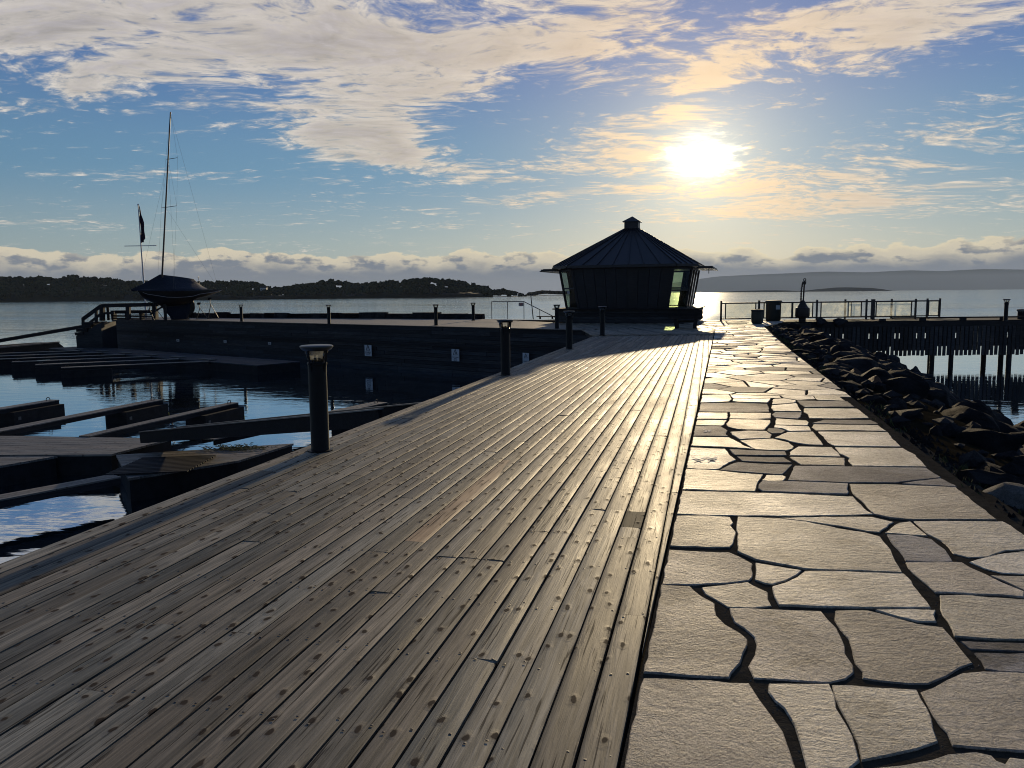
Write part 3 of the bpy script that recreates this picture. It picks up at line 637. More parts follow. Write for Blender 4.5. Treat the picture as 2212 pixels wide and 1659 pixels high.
# ---------------------------------------------------------------- flagstone path
pave = MB().prism([UW(k0, seam_w(k0)), UW(29.2, seam_w(29.2)), UW(37, seam_w(37)), (8.4, 41.0), (10.6, 42.9), (15.2, 42.6), (13.6, 38.4), (11.9, 36.2), UW(31, outer_w(31)-.02), UW(20, outer_w(20)-.02), UW(k0, 1.95)], -.07, -.0075)
pave = structure('flagstone_path', pave, M_BED)
def cA(x, y): return ((2400 + x*.73779)/1.822785, (2100 + y*.73779)/1.822785)
def cB(x, y): return ((2600 + x*.54250)/1.822785, (1250 + y*.54250)/1.822785)
def cC(x, y): return ((2900 + x*.57259)/1.822785, (1250 + y*.57259)/1.822785)
ST = [  # outline of each near stone as measured, kind: 0 pale, 1 rough, 2 grey
 (cA, [70,1252,155,765,330,770,745,795,800,880,860,960,925,1050,960,1150,995,1252,1020,1560,0,1560], 1),
 (cA, [850,800,1175,805,1215,930,1265,1020,1320,1140,1335,1213,1285,1252,1260,1560,1110,1560,1060,1252,1020,1130,985,1020,930,930,880,890,845,840], 0),
 (cA, [1187,806,1640,830,1690,930,1735,1040,1755,1110,1640,1150,1480,1185,1345,1210,1325,1120,1275,1015,1225,925], 0),
 (cA, [1660,845,1730,820,1880,745,1990,735,2212,745,3300,800,3700,1230,2212,1160,1980,1145,1830,1130,1800,1060,1760,1020,1720,960,1690,900], 1),
 (cA, [1800,1178,1950,1165,2040,1185,2070,1215,2110,1230,2135,1195,2212,1205,3700,1260,3900,1560,1290,1560,1420,1252,1560,1235,1720,1205], 0),
 (cA, [165,740,260,275,430,285,500,340,560,375,575,440,620,490,700,535,735,565,735,600,715,640,700,690,650,745,640,770,400,755], 1),
 (cA, [640,395,860,400,1000,408,1130,412,1165,455,1210,500,1240,560,1265,640,1300,700,1305,740,1260,775,1170,795,960,785,770,770,740,705,775,645,785,590,770,550,720,505,665,470,648,430], 1),
 (cA, [1205,410,1380,408,1500,440,1640,480,1780,500,1830,555,1880,620,1940,690,1870,715,1800,760,1700,800,1600,800,1440,785,1350,770,1350,735,1310,690,1285,610,1275,560,1230,510,1200,460], 1),
 (cA, [1420,408,1600,405,1740,410,1738,470,1650,470,1540,445], 0),
 (cA, [310,85,480,95,640,100,700,125,763,160,763,235,745,250,600,265,440,275,275,268], 1),
 (cB, [92,1440,350,1440,505,1450,530,1490,510,1510,545,1560,530,1640,505,1665,350,1668,58,1655], 0),
 (cA, [683,-88,896,-80,1043,-62,1227,-25,1359,-3,1445,19,1500,90,1530,150,1556,209,1420,205,1040,190,900,162,782,140,700,105,682,95,680,0], 0),
 (cA, [780,155,900,175,1025,195,1000,220,940,250,870,270,830,265,775,245], 0),
 (cA, [490,285,740,258,770,275,845,310,860,385,760,395,630,390,565,350,510,320], 0),
 (cA, [1040,203,1200,203,1570,215,1610,250,1660,330,1720,395,1600,398,1200,395,905,385,880,340,870,285,930,268,1000,235], 0),
 (cA, [1575,155,1750,150,1880,155,1930,185,2000,215,2100,265,2212,310,2212,340,2100,330,1740,315,1690,270,1620,210], 1),
 (cA, [1760,330,1900,328,2100,345,2212,352,2900,400,3100,640,2212,570,2000,562,1840,548,1800,470,1765,400], 0),
 (cA, [1870,570,2000,575,2212,582,3100,655,3150,690,2212,624,2000,615,1920,612], 2),
 (cA, [1945,635,2212,637,3200,705,3300,780,2212,738,2080,735,2005,720,1985,680], 2),
 (cA, [1480,5,1600,8,1720,30,1790,85,1830,148,1700,150,1580,145,1540,85,1500,40], 2),
 (cC, [1215,1398,1500,1398,1830,1400,1930,1450,2060,1570,2100,1592,1990,1592,1850,1600,1720,1640,1600,1648,1490,1620,1460,1580,1400,1530,1320,1490,1260,1440], 0),
 (cA, [1920,150,2000,128,2100,104,2212,94,2400,92,2560,200,2400,218,2212,215,2090,208,2000,185], 0),
 (cA, [2030,222,2212,225,2560,215,2850,380,2400,345,2220,305,2100,252], 1),
 (cC, [1020,1480,1110,1410,1195,1402,1240,1440,1310,1500,1200,1495], 0),
 (cC, [290,1377,600,1368,930,1368,1080,1405,985,1475,900,1468,700,1430,450,1395], 0),
 (cB, [135,1255,500,1264,850,1272,1250,1290,1400,1297,1430,1330,1480,1380,1545,1423,1400,1430,1000,1436,600,1435,300,1430,105,1420], 0),
 (cC, [780,1145,1100,1150,1530,1170,1640,1235,1720,1310,1820,1393,1500,1391,1200,1390,1050,1375,940,1350,880,1280,820,1230,785,1190], 1),
 (cB, [740,1187,900,1190,1362,1205,1362,1281,1200,1278,740,1260,710,1240,715,1210], 2),
 (cB, [165,1098,400,1110,600,1130,748,1140,720,1180,705,1205,698,1235,688,1260,450,1258,250,1248,145,1248], 0),
 (cB, [772,1142,890,1145,912,1155,893,1183,800,1186,737,1180], 0),
 (cB, [975,1077,1350,1082,1930,1092,2035,1160,1700,1198,1360,1196,925,1181,940,1147,960,1102], 2),
 (cC, [1400,1107,1525,1165,1200,1148,1140,1142,1250,1125], 2),
 (cB, [562,1047,700,1057,958,1066,918,1110,888,1136,760,1131,600,1118,430,1106,500,1067], 2),
 (cB, [207,942,470,952,510,1000,550,1030,500,1050,420,1098,280,1098,177,1086], 0),
 (cB, [500,957,700,967,905,974,918,1000,700,1001,540,998], 2),
 (cB, [557,1007,900,1014,956,1050,800,1050,592,1038], 2),
 (cB, [1000,937,1245,940,1280,970,1312,1008,1150,1003,937,998,942,975,975,952], 0),
 (cB, [937,1010,1150,1012,1338,1017,1338,1073,1020,1066,975,1040], 1),
 (cB, [1265,944,1500,947,1760,950,1850,1000,1930,1085,1600,1080,1400,1076,1367,1040,1372,1020,1302,985], 0),
 (cB, [580,892,700,884,820,880,930,907,968,935,963,950,920,963,800,960,690,955,640,930], 0),
 (cB, [220,867,500,870,620,935,678,953,450,938,210,930], 0),
 (cB, [830,872,920,832,1110,830,1150,880,1183,926,1080,923,980,908,900,885], 0),
 (cB, [1145,827,1400,827,1650,830,1690,880,1748,936,1500,933,1262,930,1212,900,1182,860], 0),
 (cB, [510,830,640,822,770,824,808,850,798,874,680,878,575,882,522,850], 1),
 (cB, [245,787,440,790,488,820,478,850,493,860,230,858], 2),
 (cB, [785,802,850,802,908,820,880,838,810,840,777,822], 2),
 (cB, [832,782,1080,792,1098,822,930,824,890,805,827,798], 0),
 (cB, [502,740,700,742,798,747,798,775,768,800,758,816,640,814,560,810,492,795,477,775], 0),
 (cB, [267,742,470,744,483,747,460,775,450,783,252,780], 0),
 (cB, [842,732,1060,747,1078,760,1068,783,832,776], 0),
 (cB, [1112,775,1580,780,1638,823,1400,818,1132,818,1102,795], 0),
 (cB, [1132,757,1190,742,1528,744,1598,773,1300,770,1102,766], 2),
 (cB, [507,692,800,695,803,733,700,738,502,733], 0),
 (cB, [277,690,488,692,488,736,262,736], 0),
 (cB, [832,685,1028,688,1018,720,998,731,832,723,812,700], 2),
 (cB, [1042,657,1430,660,1518,728,1300,733,1082,730,1077,705,1042,685], 0),
 (cB, [292,622,560,617,778,627,788,650,788,683,500,684,282,680], 2),
 (cB, [812,637,990,622,1008,655,1023,680,822,678,807,655], 0),
 (cB, [992,602,1360,610,1408,648,1050,650,1012,625], 2),
 (cB, [817,592,900,587,983,602,983,616,900,626,812,630], 0),
 (cB, [307,562,498,557,518,590,498,610,292,618], 0),
 (cB, [532,590,700,592,798,587,798,600,773,618,560,612,522,605], 0),
 (cB, [505,558,700,566,862,568,880,583,800,583,700,588,530,586], 0),
 (cB, [872,560,1100,562,1128,590,990,596,898,582], 0),
 (cB, [1112,562,1275,562,1343,604,1150,598,1130,588], 0),
]
rs = random.Random(21)
def rough_outline(pts, step, amp):
    out = []
    for i in range(len(pts)):
        a = Vector(pts[i-1]); b = Vector(pts[i]); L = (b-a).length
        if L < 1e-4: continue
        n = max(1, int(L/step)); nn_ = Vector(((b-a).y, -(b-a).x))/L
        for k in range(n):
            p = a + (b-a)*k/n
            j = 0 if n == 1 else rs.uniform(-amp, amp)
            out.append((p.x + nn_.x*j, p.y + nn_.y*j))
    return out
def inset(pts, d):
    n = len(pts); out = []; s_ = 1 if area(pts) > 0 else -1
    for i in range(n):
        a = Vector(pts[i-1]); b = Vector(pts[i]); c = Vector(pts[(i+1) % n])
        e1 = (b-a); e2 = (c-b)
        if e1.length < 1e-6 or e2.length < 1e-6: out.append(tuple(b)); continue
        n1 = Vector((-e1.y, e1.x)).normalized()*s_; n2 = Vector((-e2.y, e2.x)).normalized()*s_
        m = (n1+n2); m = m.normalized() if m.length > .2 else n1
        out.append((b.x + m.x*d, b.y + m.y*d))
    return out
def flag(pts, m, near=True):
    if area(pts) < 0: pts = pts[::-1]
    if area(pts) < .004: return None
    if near: pts = rough_outline(pts, .07, .006)
    cx = sum(p[0] for p in pts)/len(pts); cy = sum(p[1] for p in pts)/len(pts)
    pts = [(p[0]-cx, p[1]-cy) for p in pts]; n = len(pts)
    z = rs.uniform(-.003, .004); tx, ty = rs.uniform(-.003, .003), rs.uniform(-.003, .003)
    zf = lambda p: z + p[0]*tx + p[1]*ty
    ins = inset(pts, .0045 if near else .008)
    vs = [(p[0], p[1], -.045) for p in pts] + [(p[0], p[1], zf(p)-.0045) for p in pts] + [(p[0], p[1], zf(p)) for p in ins]
    fs = [(i, (i+1) % n, n+(i+1) % n, n+i) for i in range(n)] + [(n+i, n+(i+1) % n, 2*n+(i+1) % n, 2*n+i) for i in range(n)] + [tuple(range(2*n, 3*n))]
    me = MB().add(vs, fs).mesh('flagstone', m, True)
    return link('flagstone', me, pave, (cx, cy, 0), 0)
nst = 0; chalked = {}
SM = (M_STONE, M_STONE2, M_SLATE)
for idx, (fn, fl, kd_) in enumerate(ST):
    pts = [toUW(*G(*fn(fl[i], fl[i+1])).xy) for i in range(0, len(fl), 2)]
    pts = clip(pts, 0, outer_w(pts[0][0]), 0, 1)
    ds = (SEAM1[0]-SEAM0[0], SEAM1[1]-SEAM0[1])
    pts = clip(pts, SEAM0[0], SEAM0[1]+.012, ds[1], -ds[0])
    if len(pts) < 3: continue
    o = flag([UW(*p) for p in pts], SM[kd_])
    if o: nst += 1
    if kd_ == 2 and o: o['label'] = 'darker grey layered slate stone'
    chalked[idx] = o
def chalk(idx, strokes, wd=.012):
    o = chalked.get(idx); mb = MB()
    if not o: return
    for a, b in strokes:
        p = G(*a) - o.location; q = G(*b) - o.location
        d = (q-p).normalized(); s_ = Vector((-d.y, d.x, 0))
        vs = []
        for k in range(9):
            f_ = k/8; wv_ = wd*rs.uniform(.6, 1.3); c_ = p.lerp(q, f_)
            vs += [(c_ + s_*wv_).to_tuple()[:2] + (.0062,), (c_ - s_*wv_).to_tuple()[:2] + (.0062,)]
        mb.add(vs, [(2*k, 2*k+1, 2*k+3, 2*k+2) for k in range(8)])
    mb.build('chalk_mark', M_CHALK, o)
chalk(33, [(cB(235, 1020), cB(300, 1045)), (cB(250, 1045), cB(330, 1022)), (cB(330, 1015), cB(400, 1042)), (cB(345, 1045), cB(410, 1018))])
chalk(44, [(cB(312, 818), cB(365, 836)), (cB(318, 836), cB(372, 820))])
# further stones: irregular cells that shrink into the distance
ub = toUW(*G(*cB(300, 553)).xy)[0]
def cells(poly, spacing_u, spacing_w, ua, ub_, wa, wb, seed):
    r_ = random.Random(seed); S = []
    u = ua - spacing_u; row = 0
    while u < ub_ + spacing_u:
        w = wa - spacing_w*(1.2 if row % 2 else .6)
        while w < wb + spacing_w:
            S.append((u + r_.uniform(-.34, .34)*spacing_u, w + r_.uniform(-.36, .36)*spacing_w)); w += spacing_w*r_.uniform(.7, 1.35)
        u += spacing_u*r_.uniform(.8, 1.15); row += 1
    out = []
    for i, a in enumerate(S):
        c = list(poly)
        for j, b in enumerate(S):
            if i == j: continue
            if (a[0]-b[0])**2 + (a[1]-b[1])**2 > 9: continue
            dx_, dy_ = b[0]-a[0], b[1]-a[1]; L = math.hypot(dx_, dy_)
            g_ = .012 + .012*((i*7+j*13) % 5)/4
            mx, my = (a[0]+b[0])/2 - dx_/L*g_, (a[1]+b[1])/2 - dy_/L*g_
            c = clip(c, mx, my, dx_, dy_)
            if len(c) < 3: break
        if len(c) >= 3 and abs(area(c)) > .03: out.append(c)
    return out
regA = [(ub, seam_w(ub)+.012), (36.5, seam_w(36.5)+.012), (36.5, outer_w(36.5)), (28, outer_w(28)-.03), (20, outer_w(20)-.02), (ub, outer_w(ub))]
cl = cells(regA, .62, .78, ub, 36.5, -.2, 2.8, 5)
regB = [toUW(*p) for p in [UW(36.53, seam_w(36.5)+.03), (8.5, 40.9), (10.6, 42.8), (15.1, 42.5), (13.5, 38.5), UW(36.53, outer_w(36.5))]]
regB = regB if area(regB) > 0 else regB[::-1]
cl2 = cells(regB, .8, .9, 36, 47, -6, 5, 8)
for c in cl + cl2:
    u_m = sum(p[0] for p in c)/len(c)
    o = flag([UW(*p) for p in c], rs.choice((M_STONE, M_STONE, M_STONE2, M_STONE, M_SLATE)), near=u_m < 17)
    nst += 1
print('stones', nst)

# ---------------------------------------------------------------- rock bank right of the path
slope = MB(); vs = []; NU, NW_ = 60, 9
def foot_w(u):  # where the rocks meet the water
    return outer_w(u) + 5.1 + .35*math.sin(u*.6) + .25*math.sin(u*1.37+1) + max(0, u-22)*.075
for i in range(NU+1):
    u = -3 + i*(41-(-3))/NU
    for j in range(NW_+1):
        f_ = j/NW_; w_ = outer_w(u) - .02 + (foot_w(u)+1.2-outer_w(u))*f_
        z_ = -.05 - 3.1*(f_**1.5) + .12*noise.noise(Vector((u, w_, 0)))*min(1, f_*5)
        x, y = UW(u, w_); vs.append((x, y, z_))
slope.add(vs, [(i*(NW_+1)+j, i*(NW_+1)+j+1, (i+1)*(NW_+1)+j+1, (i+1)*(NW_+1)+j) for i in range(NU) for j in range(NW_)])
structure('bank', slope, M_SOIL, True)
def rock_mesh(seed, sub=3):
    bm = bmesh.new(); bmesh.ops.create_icosphere(bm, subdivisions=sub, radius=1.0); r_ = random.Random(seed)
    planes = [(Vector((r_.uniform(-1, 1), r_.uniform(-1, 1), r_.uniform(-.7, 1))).normalized(), (r_.uniform(.42, .74) if seed % 2 else r_.uniform(.55, .85))) for _ in range(11)]
    for v in bm.verts:
        for n_, d in planes:
            k = v.co.dot(n_) - d
            if k > 0: v.co -= n_*k*.98
        v.co *= 1 + .16*noise.noise(v.co*1.6 + Vector((seed*3.1, 0, 0))) + .05*noise.noise(v.co*5 + Vector((seed, 2, 0)))
    me = bpy.data.meshes.new('rock'); bm.to_mesh(me); bm.free()
    me.polygons.foreach_set('use_smooth', [True]*len(me.polygons)); me.set_sharp_from_angle(angle=R(30)); return me
RM = []
for k in range(9):
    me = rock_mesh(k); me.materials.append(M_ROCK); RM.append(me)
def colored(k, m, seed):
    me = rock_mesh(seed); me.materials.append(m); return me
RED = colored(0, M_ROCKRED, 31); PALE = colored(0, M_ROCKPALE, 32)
rr = random.Random(77); nrk = 0
def rock(x, y, z, s, me, label, rz=None, group='rocks of the bank beside the flagstone path'):
    global nrk
    o = bpy.data.objects.new('rock', me); COL.objects.link(o)
    o.location = (x, y, z); o.scale = s; o.rotation_euler = (rr.uniform(-.25, .25), rr.uniform(-.25, .25), rr.uniform(0, 6.28) if rz is None else rz)
    tag(o, label, 'rock', group); nrk += 1; return o
def slope_z(u, w):
    f_ = max(0, min(1, (w-outer_w(u))/(foot_w(u)+1.2-outer_w(u)))); return -.05 - 3.1*(f_**1.5)
# singular rocks that can be pointed at
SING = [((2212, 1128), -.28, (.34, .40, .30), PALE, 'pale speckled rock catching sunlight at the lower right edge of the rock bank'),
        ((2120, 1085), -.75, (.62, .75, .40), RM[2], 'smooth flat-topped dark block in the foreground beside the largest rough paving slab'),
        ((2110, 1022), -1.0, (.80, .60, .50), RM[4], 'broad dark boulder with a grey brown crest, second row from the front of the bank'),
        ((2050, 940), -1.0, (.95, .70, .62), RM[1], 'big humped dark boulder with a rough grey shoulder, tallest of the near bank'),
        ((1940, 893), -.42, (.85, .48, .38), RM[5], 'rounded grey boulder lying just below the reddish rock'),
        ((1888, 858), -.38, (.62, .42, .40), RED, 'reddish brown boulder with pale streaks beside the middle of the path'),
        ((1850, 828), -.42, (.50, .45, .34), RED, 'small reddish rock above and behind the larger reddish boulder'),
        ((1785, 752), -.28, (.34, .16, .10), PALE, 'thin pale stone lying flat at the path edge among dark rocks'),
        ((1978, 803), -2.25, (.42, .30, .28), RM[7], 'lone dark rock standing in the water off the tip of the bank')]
placed = []; used = set()
for (px, py), z_, s, me, lab in SING:
    p = G(px, py, z_); rock(p.x, p.y, z_, s, me, lab, 0.6, None); placed.append((p.x, p.y, max(s)*1.1))
u = 1.5
while u < 39.5:
    for lane in range(6):
        f_ = (lane + rr.uniform(.15, .85))/6; uu = u + rr.uniform(-.5, .5)
        w_ = outer_w(uu) + (.16 if lane == 0 else .25) + (foot_w(uu) - outer_w(uu))*f_
        base = .30 + .30*f_ + rr.uniform(0, .25)
        sx, sy, sz = base*rr.uniform(.9, 1.5), base*rr.uniform(.7, 1.1), base*rr.uniform(.45, .75)
        if lane == 0: sx *= .8; sy *= .8; sz *= .6
        x, y = UW(uu, w_)
        z_ = slope_z(uu, w_) + sz*.18
        if lane == 0: z_ = min(z_, -.05 - sz*.55)
        if any((x-a)**2+(y-b)**2 < (c+base)**2*.30 for a, b, c in placed): continue
        placed.append((x, y, base))
        mi = rr.randrange(9)
        part = ('by the lower right corner', 'beside the roughest slab', 'level with the grey slates', 'halfway along the path', 'beyond the reddish boulder', 'near the iron buoy')[min(5, int(uu/6.5))]
        where = ('hugging the path edge', 'upper slope', 'middle slope', 'lower slope', 'near the waterline', 'at the waterline')[lane]
        shape_of = ('wedge-shaped', 'flat-topped', 'humped', 'blocky', 'ridged', 'slab-like', 'blunt', 'pointed', 'lopsided')
        for _t in range(9):
            if f'{base < .5}{base < .68}{shape_of[mi]}{where}{part}' not in used: break
            mi = (mi+1) % 9
        used.add(f'{base < .5}{base < .68}{shape_of[mi]}{where}{part}'); shape = shape_of[mi]
        size = 'small' if base < .5 else ('middling' if base < .68 else 'large')
        rock(x, y, z_, (sx, sy, sz), RM[mi], f'{size} {shape} dark rock, {where}, {part}', None, 'dark rocks of the bank')
    u += .70
print('rocks', nrk)
ICO0 = []
for k in range(5):
    bm = bmesh.new(); bmesh.ops.create_icosphere(bm, subdivisions=1, radius=1); r0 = random.Random(k+50)
    for v in bm.verts: v.co *= r0.uniform(.7, 1.15)
    bm.verts.index_update(); ICO0.append(([v.co.copy() for v in bm.verts], [tuple(q.index for q in f.verts) for f in bm.faces])); bm.free()
# rocks at the water's edge under the left side and weeds along the path
weed = MB(); rw = random.Random(5)
def tuft(x, y, z, n, h):
    for _ in range(n):
        a = rw.uniform(0, 6.28); l = h*rw.uniform(.5, 1.2); px, py = x + rw.uniform(-.06, .06), y + rw.uniform(-.06, .06)
        ex_, ey = math.cos(a)*l*.6, math.sin(a)*l*.6; s_ = .0035
        weed.add([(px-s_, py, z), (px+s_, py, z), (px+ex_*.5+s_*.7, py+ey*.5, z+l*.65), (px+ex_, py+ey, z+l*.9)], [(0, 1, 2), (0, 2, 3)])
for i in range(300):
    u = rw.uniform(2, 36); w_ = outer_w(u) + rw.uniform(.0, .42)**1.0; x, y = UW(u, w_)
    if noise.noise(Vector((u*.8, w_*2, 0))) < -.12: continue
    tuft(x, y, slope_z(u, w_)+.0, 6, rw.uniform(.03, .09))
tag(weed.build('grass', M_WEED), 'sparse dry grass along the outer edge of the paving', 'grass', kind='stuff')
grit = MB()
for i in range(900):
    u = rw.uniform(2, 38); f_ = rw.random(); w_ = outer_w(u) + .3 + (foot_w(u)-outer_w(u))*f_; x, y = UW(u, w_); s_ = rw.uniform(.06, .19)
    vs, fs = rw.choice(ICO0); z_ = slope_z(u, w_)+s_*.2; a = rw.uniform(0, 6.3); ca, sa = math.cos(a), math.sin(a); q1_, q2_ = rw.uniform(.6, 1.3), rw.uniform(.5, .9)
    grit.add([(x+(v.x*ca*q1_-v.y*sa)*s_, y+(v.x*sa*q1_+v.y*ca)*s_, z_+v.z*s_*q2_) for v in vs], fs)
for i in range(2600):
    u = rw.uniform(1.5, 34); w_ = outer_w(u) + rw.uniform(-.02, .55); x, y = UW(u, w_); s_ = rw.uniform(.008, .035)
    z_ = slope_z(u, w_)+s_*.3
    grit.add([(x-s_, y-s_*.5, z_-s_), (x+s_, y-s_*.7, z_-s_), (x+s_*.3, y+s_, z_-s_), (x, y, z_+s_*rw.uniform(.4, .9))], [(0, 1, 3), (1, 2, 3), (2, 0, 3)])
tag(grit.build('gravel', M_ROCK), 'loose gravel between the paving and the rocks', 'gravel', kind='stuff')

jg = MB()
for i in range(5200):   # grit lying in the joints of the paving
    u = rw.uniform(1.6, 11.5); w_ = rw.uniform(seam_w(u)+.02, outer_w(u)-.02); x, y = UW(u, w_); s_ = rw.uniform(.002, .0055); z_ = -.0075
    jg.add([(x-s_, y-s_*.5, z_), (x+s_, y-s_*.7, z_), (x+s_*.3, y+s_, z_), (x, y, z_+s_*rw.uniform(.5, .9))], [(0, 1, 3), (1, 2, 3), (2, 0, 3)])
tag(jg.build('grit', M_CONC, pave), kind='stuff')

# ---------------------------------------------------------------- quay with its board wall
QA = Vector((3.42, 32.70, 0)); QB = Vector((-30.6, 59.0, 0)); qd = (QB-QA).normalized(); qn = Vector((-qd.y, qd.x, 0)) * -1
if qn.y < 0: qn = -qn
QL = (QB-QA).length
def Q(s, d, z=0.0): p = QA + qd*s + qn*d; return Vector((p.x, p.y, z))
qz = math.atan2(qd.y, qd.x)
DQ = 9.6
quay = MB().prism([Q(1.2, .12).xy, Q(QL, .12).xy, Q(QL, DQ-1).xy, Q(6, DQ).xy, (-1.2, 47.5), (2.2, 42.0)], -3.3, -.03)
quay = structure('quay', quay, M_DARKWOOD)
qt = MB().prism([Q(.1, -.04).xy, Q(QL, -.04).xy, Q(QL, DQ-1).xy, Q(6, DQ).xy, (-1.2, 47.5), (2.2, 42.0), (2.9, 33.3)], -.028, .004)
tag(qt.build('quay_deck', M_PONT, quay), kind='stuff')
rq = random.Random(9)
base_boards = []
for L_ in (4.6, 5.2, 3.8):
    mb = MB().box((L_/2, 0, 0), (L_-.012, .045, .178)); base_boards.append((L_, mb.mesh('wall_plank', M_WALLWOOD)))
for row in range(14):
    s = -.2 - rq.uniform(0, 2); z_ = -.13 - row*.19
    while s < QL:
        L_, me = rq.choice(base_boards)
        if s + L_ > QL: s = QL - L_
        o = link('wall_plank', me, quay, Q(max(s, -.1), rq.uniform(-.006, .012)+.08, z_), qz); s += L_
        if s >= QL - .01: break
tag(MB().beam(Q(-.1, -.03, -.92), Q(QL, -.03, -.92), .10, .14).build('fender_rail', M_DARKWOOD, quay))
# signs and number plates on the quay wall
def place_on_wall(px, py):
    d = ray(px, py); o_ = Vector((0, 0, HC)); n_ = qn; t_ = (Q(0, -.0) - o_).dot(n_)/d.dot(n_); return o_ + d*t_
def text_mesh(body, size, m, parent, loc, rot, name='lettering', ex=.002):
    cu = bpy.data.curves.new('t', 'FONT'); cu.body = body; cu.size = size; cu.align_x = 'CENTER'; cu.align_y = 'CENTER'; cu.extrude = ex; cu.resolution_u = 2
    to = bpy.data.objects.new('t', cu); COL.objects.link(to); bpy.context.view_layer.update()
    me = bpy.data.meshes.new_from_object(to.evaluated_get(bpy.context.evaluated_depsgraph_get())); bpy.data.objects.remove(to)
    me.materials.clear(); me.materials.append(m)
    o = link(name, me, parent, loc); o.rotation_euler = rot; return o
def wall_sign(px, py, w, h, label, words, big=True):
    p = place_on_wall(px, py) - qn*.09
    t_ = thing('warning_sign' if big else 'berth_number_plate', label, 'sign', p, qz + math.pi, 'notice boards on the quay wall' if big else 'berth number plates on the quay wall')
    # local frame: x to the right when seen from the water, -y outwards after the half turn -> outwards is local +y
    MB().box((0, 0, 0), (w, .012, h)).build('plate', M_SIGN, t_)
    sgn = 1
    if big:
        r_ = w*.32; cz = h*.24; tri = MB()
        pts = [(-r_*.8, cz-r_*.75), (r_*.8, cz-r_*.75), (0, cz+r_*.95)]
        for i in range(3):
            a, b = pts[i-1], pts[i]; tri.beam((a[0], OUT*.010, a[1]), (b[0], OUT*.010, b[1]), .008, w*.075, (0, 1, 0))
        tri.box((0, OUT*.010, cz-.02), (w*.05, .008, r_*.75)); tri.build('warning_triangle', M_INK, t_)
    for (s_, sz, z_) in words:
        text_mesh(s_, sz, M_INK, t_, (0, OUT*.010, z_), (math.pi/2, 0, 0 if OUT < 0 else math.pi))
    return t_
# after turning by qz+pi the local -y axis points to
lx = Vector((math.cos(qz+math.pi), math.sin(qz+math.pi), 0)); ly = Vector((-lx.y, lx.x, 0)); OUT = -1 if ly.dot(qn) > 0 else 1
d0 = lambda px: (place_on_wall(px, 760)).y/F
wall_sign(798, 757, 18*d0(798)*1.22, 24*d0(798), 'white triangle warning sign with bold lettering, leftmost of the tall quay wall signs',
          [('FARE!', .17, -.12), ('Svake planker', .055, -.225)])
wall_sign(986.5, 767, 18*d0(986)*1.22, 26*d0(986), 'white triangle sign with small print, middle of the tall signs on the quay wall', [('FORTØYNING', .065, -.10), ('KUN', .065, -.17), ('GJESTER', .065, -.24)])
wall_sign(1138.5, 775, 14*d0(1138)*1.22, 26*d0(1138), 'white triangle sign half hidden by the boardwalk edge, rightmost on quay wall', [('FARE!', .10, -.12)])
for (px, py, n_, w_) in ((387, 735, '8', 'leftmost of the three small pale plates low on the quay wall'), (489, 737.5, '7', 'middle one of the three small pale plates low on the quay wall'), (585, 741.5, '6', 'rightmost of the three small pale plates, nearest the tall warning signs')):
    wall_sign(px, py, 8.5*d0(px)*1.25, 5.2*d0(px), w_, [(n_+'0'+n_, .13, 0)], False)
# low stone bulwark along the seaward edge
WA = G(1045, 689); WB = G(400, 686.5); WB = Vector((-24.5, 62.4, 0)) if WB.y > 90 else WB
wd = (WB-WA); WL = wd.length; wd.normalize(); bul = thing('stone_bulwark', 'long low bulwark of rough dark blocks along the far edge of the quay', 'wall', WA, math.atan2(wd.y, wd.x))
s = 0; rbk = random.Random(4)
while s < WL:
    l = rbk.uniform(.9, 2.2); h = .36 + rbk.uniform(-.04, .07)
    me = MB().add(*(lambda a: (a, [(0,2,3,1),(4,5,7,6),(0,1,5,4),(2,6,7,3),(0,4,6,2),(1,3,7,5)]))([(x*(l/2-.01)*(1-.01*z) , y*.22*(1-.1*z), (0 if z < 0 else h + rbk.uniform(-.03, .03))) for z in (-1, 1) for y in (-1, 1) for x in (-1, 1)])).mesh('stone', M_ROCK)
    link('stone', me, bul, (s + l/2, rbk.uniform(-.03, .03), 0), rbk.uniform(-.01, .01)); s += l

# ---------------------------------------------------------------- bollard lamps
def bollard(loc, label, k=1.0):
    t_ = thing('bollard_lamp', label, 'bollard light', loc, 0, 'black bollard lamps along the boardwalk and quay')
    MB().lathe([(.095, 0), (.095, .02), (.091, .03), (.091, .865), (.098, .87), (.098, .89), (.088, .897)], 28).build('post', M_POST, t_, True)
    MB().lathe([(.088, .897), (.070, .915), (.045, .932), (.020, .940), (.001, .942)], 24).build('dome_cap', M_LAMPTOP, t_, True)
    MB().lathe([(.128, 1.012), (.142, 1.020), (.158, 1.040), (.163, 1.046), (.163, 1.058), (.150, 1.064), (.02, 1.068)], 32).build('lid', M_LAMPTOP, t_, True)
    sv = MB()
    for i in range(4):
        a = math.pi/4*1.4 + i*math.pi/2; c_, s_ = math.cos(a), math.sin(a)
        MB().beam((c_*.090, s_*.090, .80), (c_*.132, s_*.132, 1.03), .020, .010, (c_, s_, 0)).build('strut', M_POST, t_)
    MB().lathe([(.082, .90), (.118, 1.012)], 24).build('lamp_glass', M_LENS, t_, True)
    MB().lathe([(.13, 0), (.13, .010), (.10, .014)], 24).build('base_plate', M_POST, t_, True)
    return t_
bl = bollard((*UW(6.93, -3.77), 0), 'tall black bollard lamp nearest the camera on the left edge of the boardwalk')
def place_b(x, y, label): another(bl, (x, y, 0), label)
for u_, lab in ((14.3, 'second black bollard lamp from the camera along the boardwalk edge'), (21.35, 'third bollard lamp of the boardwalk, dark against the quay wall'), (28.35, 'fourth bollard lamp, standing at the mitred boards in front of the kiosk')):
    place_b(*UW(u_, -3.77), lab)
